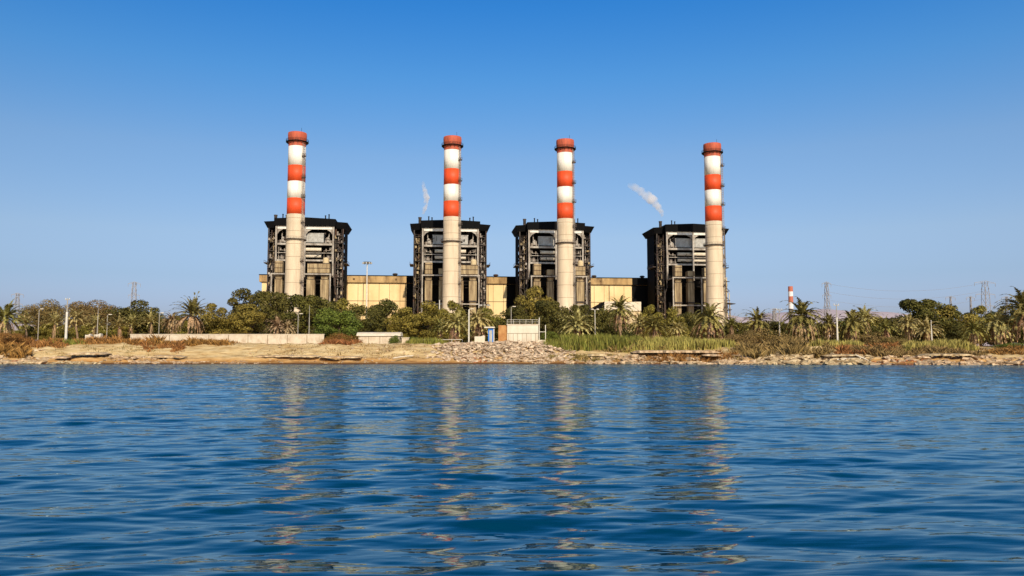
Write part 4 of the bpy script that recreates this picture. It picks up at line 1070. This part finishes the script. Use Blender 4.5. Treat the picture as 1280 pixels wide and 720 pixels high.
# ------------------------------------------------------------------ rocks
def rock_verts(rs, c, s):
    import mathutils
    n=8
    base=np.array([[-1,-1,-.5],[1,-1,-.6],[1,1,-.5],[-1,1,-.5],[-.8,-.8,.5],[.75,-.85,.6],[.8,.8,.55],[-.7,.85,.45]])
    v=base+rs.normal(size=(8,3))*.28; v*=s
    a,b_,c_=rs.rand(3)*6.28; Rz=np.array([[math.cos(a),-math.sin(a),0],[math.sin(a),math.cos(a),0],[0,0,1]])
    b_=(b_-3.14)*.25; Rx=np.array([[1,0,0],[0,math.cos(b_),-math.sin(b_)],[0,math.sin(b_),math.cos(b_)]])
    return (v@Rx.T)@Rz.T+c
RF=[(3,2,1,0),(4,5,6,7),(0,1,5,4),(1,2,6,5),(2,3,7,6),(3,0,4,7)]
def rocks(name, px0, px1, s0, s1, n, sz, mat_, label, seed, pile=0.0, flat=.42, pw=2.4):
    rs=np.random.RandomState(seed); n=int(n*1.5)
    u=rs.rand(n); px=px0+(px1-px0)*u; ef=np.minimum(u,1-u)
    x=(px-640)/1000*155; so_=rs.rand(n); y=shore(x)+s0+(s1-s0)*so_; x=(px-640)/1000*y
    keep=(rs.rand(n)<np.clip(ef/.16,0.05,1))&(fbm(x*.35+seed,y*.35,3)>.36-.1*(pile>0))
    px,u,x,y=px[keep],u[keep],x[keep],y[keep]; n=len(x)
    k=sz[0]+(sz[1]-sz[0])*rs.rand(n)**pw
    z=height(x,y)+k*.12
    if pile: z=z+pile*np.sin(math.pi*u)**.6*np.clip(1-abs(y-shore(x)-11)/7,0,1)*rs.uniform(.2,1,n)
    base=np.array([[-1,-1,-.5],[1,-1,-.6],[1,1,-.5],[-1,1,-.5],[-.8,-.8,.5],[.75,-.85,.6],[.8,.8,.55],[-.7,.85,.45]])
    v=(base[None]+rs.normal(size=(n,8,3))*.28)*np.stack([k,k*.8,k*flat],-1)[:,None,:]
    b_=(rs.rand(n)-.5)*1.6; a_=rs.rand(n)*6.28
    cb,sb=np.cos(b_)[:,None],np.sin(b_)[:,None]; vy=v[...,1]*cb-v[...,2]*sb; vz=v[...,1]*sb+v[...,2]*cb
    ca,sa=np.cos(a_)[:,None],np.sin(a_)[:,None]; vx=v[...,0]*ca-vy*sa; vy2=v[...,0]*sa+vy*ca
    W=np.stack([vx+x[:,None],vy2+y[:,None],vz+z[:,None]],-1).reshape(-1,3)
    F=(np.array(RF)[None]+8*np.arange(n)[:,None,None]).reshape(-1,4)
    me=bpy.data.meshes.new(name); me.from_pydata(W.tolist(),[],F.tolist()); me.materials.append(M[mat_]); me.update()
    o=bpy.data.objects.new(name,me); C.objects.link(o); tag(o,label,'rocks',kind='stuff'); return o
rocks('rubble',535,720,4,17,3600,(.08,.5),'rockgrey','heap of broken pale rubble in front of the block house',1,pile=.75,flat=.45,pw=2.2)
rocks('rubble',600,720,1,9,700,(.12,.5),'rock','looser rubble spilling from the heap towards the water',2)
rocks('rubble',575,612,3,9,130,(.12,.4),'rockrust','rust stained rubble below the tall white lamp post',3,pile=.5)
rocks('shore_rocks',-15,60,.5,11,420,(.15,.8),'rock','pale rocks at the left edge of the shore',4)
rocks('shore_rocks',-15,130,.2,4,420,(.1,.45),'rock','small stones along the waterline at left',5)
rocks('shore_rocks',15,60,2,5,70,(.15,.4),'rockrust','rusty stones at the left end of the beach',6)
rocks('shore_rocks',130,215,1,9,330,(.12,.6),'rock','rocks strewn below the red brown brush',7)
rocks('shore_rocks',200,330,.5,4,260,(.1,.35),'rock','small stones along the waterline below the long wall',8)
rocks('shore_rocks',300,570,2,15,420,(.08,.3),'rock','scattered pebbles on the sandy bank',9)
rocks('shore_rocks',705,960,.3,9,1000,(.12,.8),'rock','broken rocks below the long reed bed',10)
rocks('shore_rocks',940,1090,.3,9,900,(.15,.95),'rock','blocky rocks below the biggest palm',11)
rocks('shore_rocks',1085,1300,.5,9,600,(.12,.85),'rock','rocks along the bank at the right edge',12)
rocks('shore_rocks',1020,1160,1,6,160,(.12,.45),'rockrust','rust coloured stones below the right hand reeds',13)
# ledges of layered rock with undercut
def ledge(px0,px1,s,z,label,th=.35,dep=1.6,seed=0,tilt=0):
    rs=np.random.RandomState(seed); n=max(6,int((px1-px0)/4)); mb=MB(); top=[];fr=[];bk=[]
    V=[];
    for i in range(n+1):
        px=px0+(px1-px0)*i/n; x=(px-640)/1000*157; y=float(shore(np.array([x]))[0])+s+rs.uniform(-.35,.35); x=(px-640)/1000*y
        e=min(1,min(i,n-i)/2+.15); zz=z+tilt*i/n+rs.uniform(-.06,.06)
        V+= [(x,y-.9*e,zz+.0),(x,y-.85*e,zz+th*e),(x,y+dep,zz+th*e+.1),(x,y+dep,zz)]
    f=[]
    for i in range(n):
        a=4*i; b_=a+4
        for k in range(4): f.append((a+k,b_+k,b_+(k+1)%4,a+(k+1)%4))
    mb.add(V,f); o=mb.build('rock_ledge','rock'); tag(o,label,'rock ledge',kind='structure'); return o
ledge(84,134,6.5,1.75,'undercut pale rock ledge below the white pole',seed=1,dep=2.5)
ledge(64,86,4.5,1.05,'small undercut ledge at the waterline at left',seed=2)
ledge(190,232,6,1.2,'flat ledge under the rusty brush',seed=3)
ledge(318,400,6,1.3,'long thin ledge below the right half of the wall',.25,seed=4)
ledge(400,452,5.5,1.15,'thin ledge below the shed',.25,seed=5)
ledge(790,900,7.5,2.1,'straight pale ledge below the long reed bed',.4,seed=6,dep=3)
ledge(878,900,5.5,1.5,'short ledge at the end of the straight one',.35,seed=7)
ledge(730,760,7,1.5,'short dark shadowed ledge left of the straight one',.35,seed=8)
ledge(1028,1075,6.5,1.5,'pale slab ledge below the small reed patch',.25,seed=9)
ledge(1150,1215,6.5,1.6,'pale slab ledge below the right hand reeds',.28,seed=10)
# driftwood and slabs
def log(pts, r, label, name='driftwood_log', m='rock', cat='driftwood'):
    P_=[]
    for px,py,s in pts:
        x=(px-640)/1000*155; y=float(shore(np.array([x]))[0])+s; q=P(px,py,y); P_.append(q)
    o=MB().tube(P_,[r,r*.9,r*.6][:len(P_)] if len(P_)<4 else r,8).build(name,m); tag(o,label,cat); return o
log([(492,447.5,4.6),(505,445.5,5),(517,444.5,5.4)],.14,'bleached driftwood log on the beach below the shed','driftwood_log','whitewash')
log([(1046,450,4),(1062,448.5,4.6),(1076,448,5)],.2,'pale driftwood trunk below the tall pale utility pole','driftwood_log','whitewash')
log([(1070,444,5.5),(1080,448,5),(1086,451,4.6)],.14,'short pale log leaning against the driftwood trunk','driftwood_log','whitewash')

# ------------------------------------------------------------------ render settings
s = bpy.context.scene
s.view_settings.view_transform='Standard'; s.view_settings.look='None'; s.view_settings.exposure=0; s.view_settings.gamma=1
s.render.engine='CYCLES'
s.cycles.use_denoising=True
s.cycles.max_bounces=10; s.cycles.volume_bounces=8; s.cycles.volume_step_rate=2; s.cycles.transparent_max_bounces=8
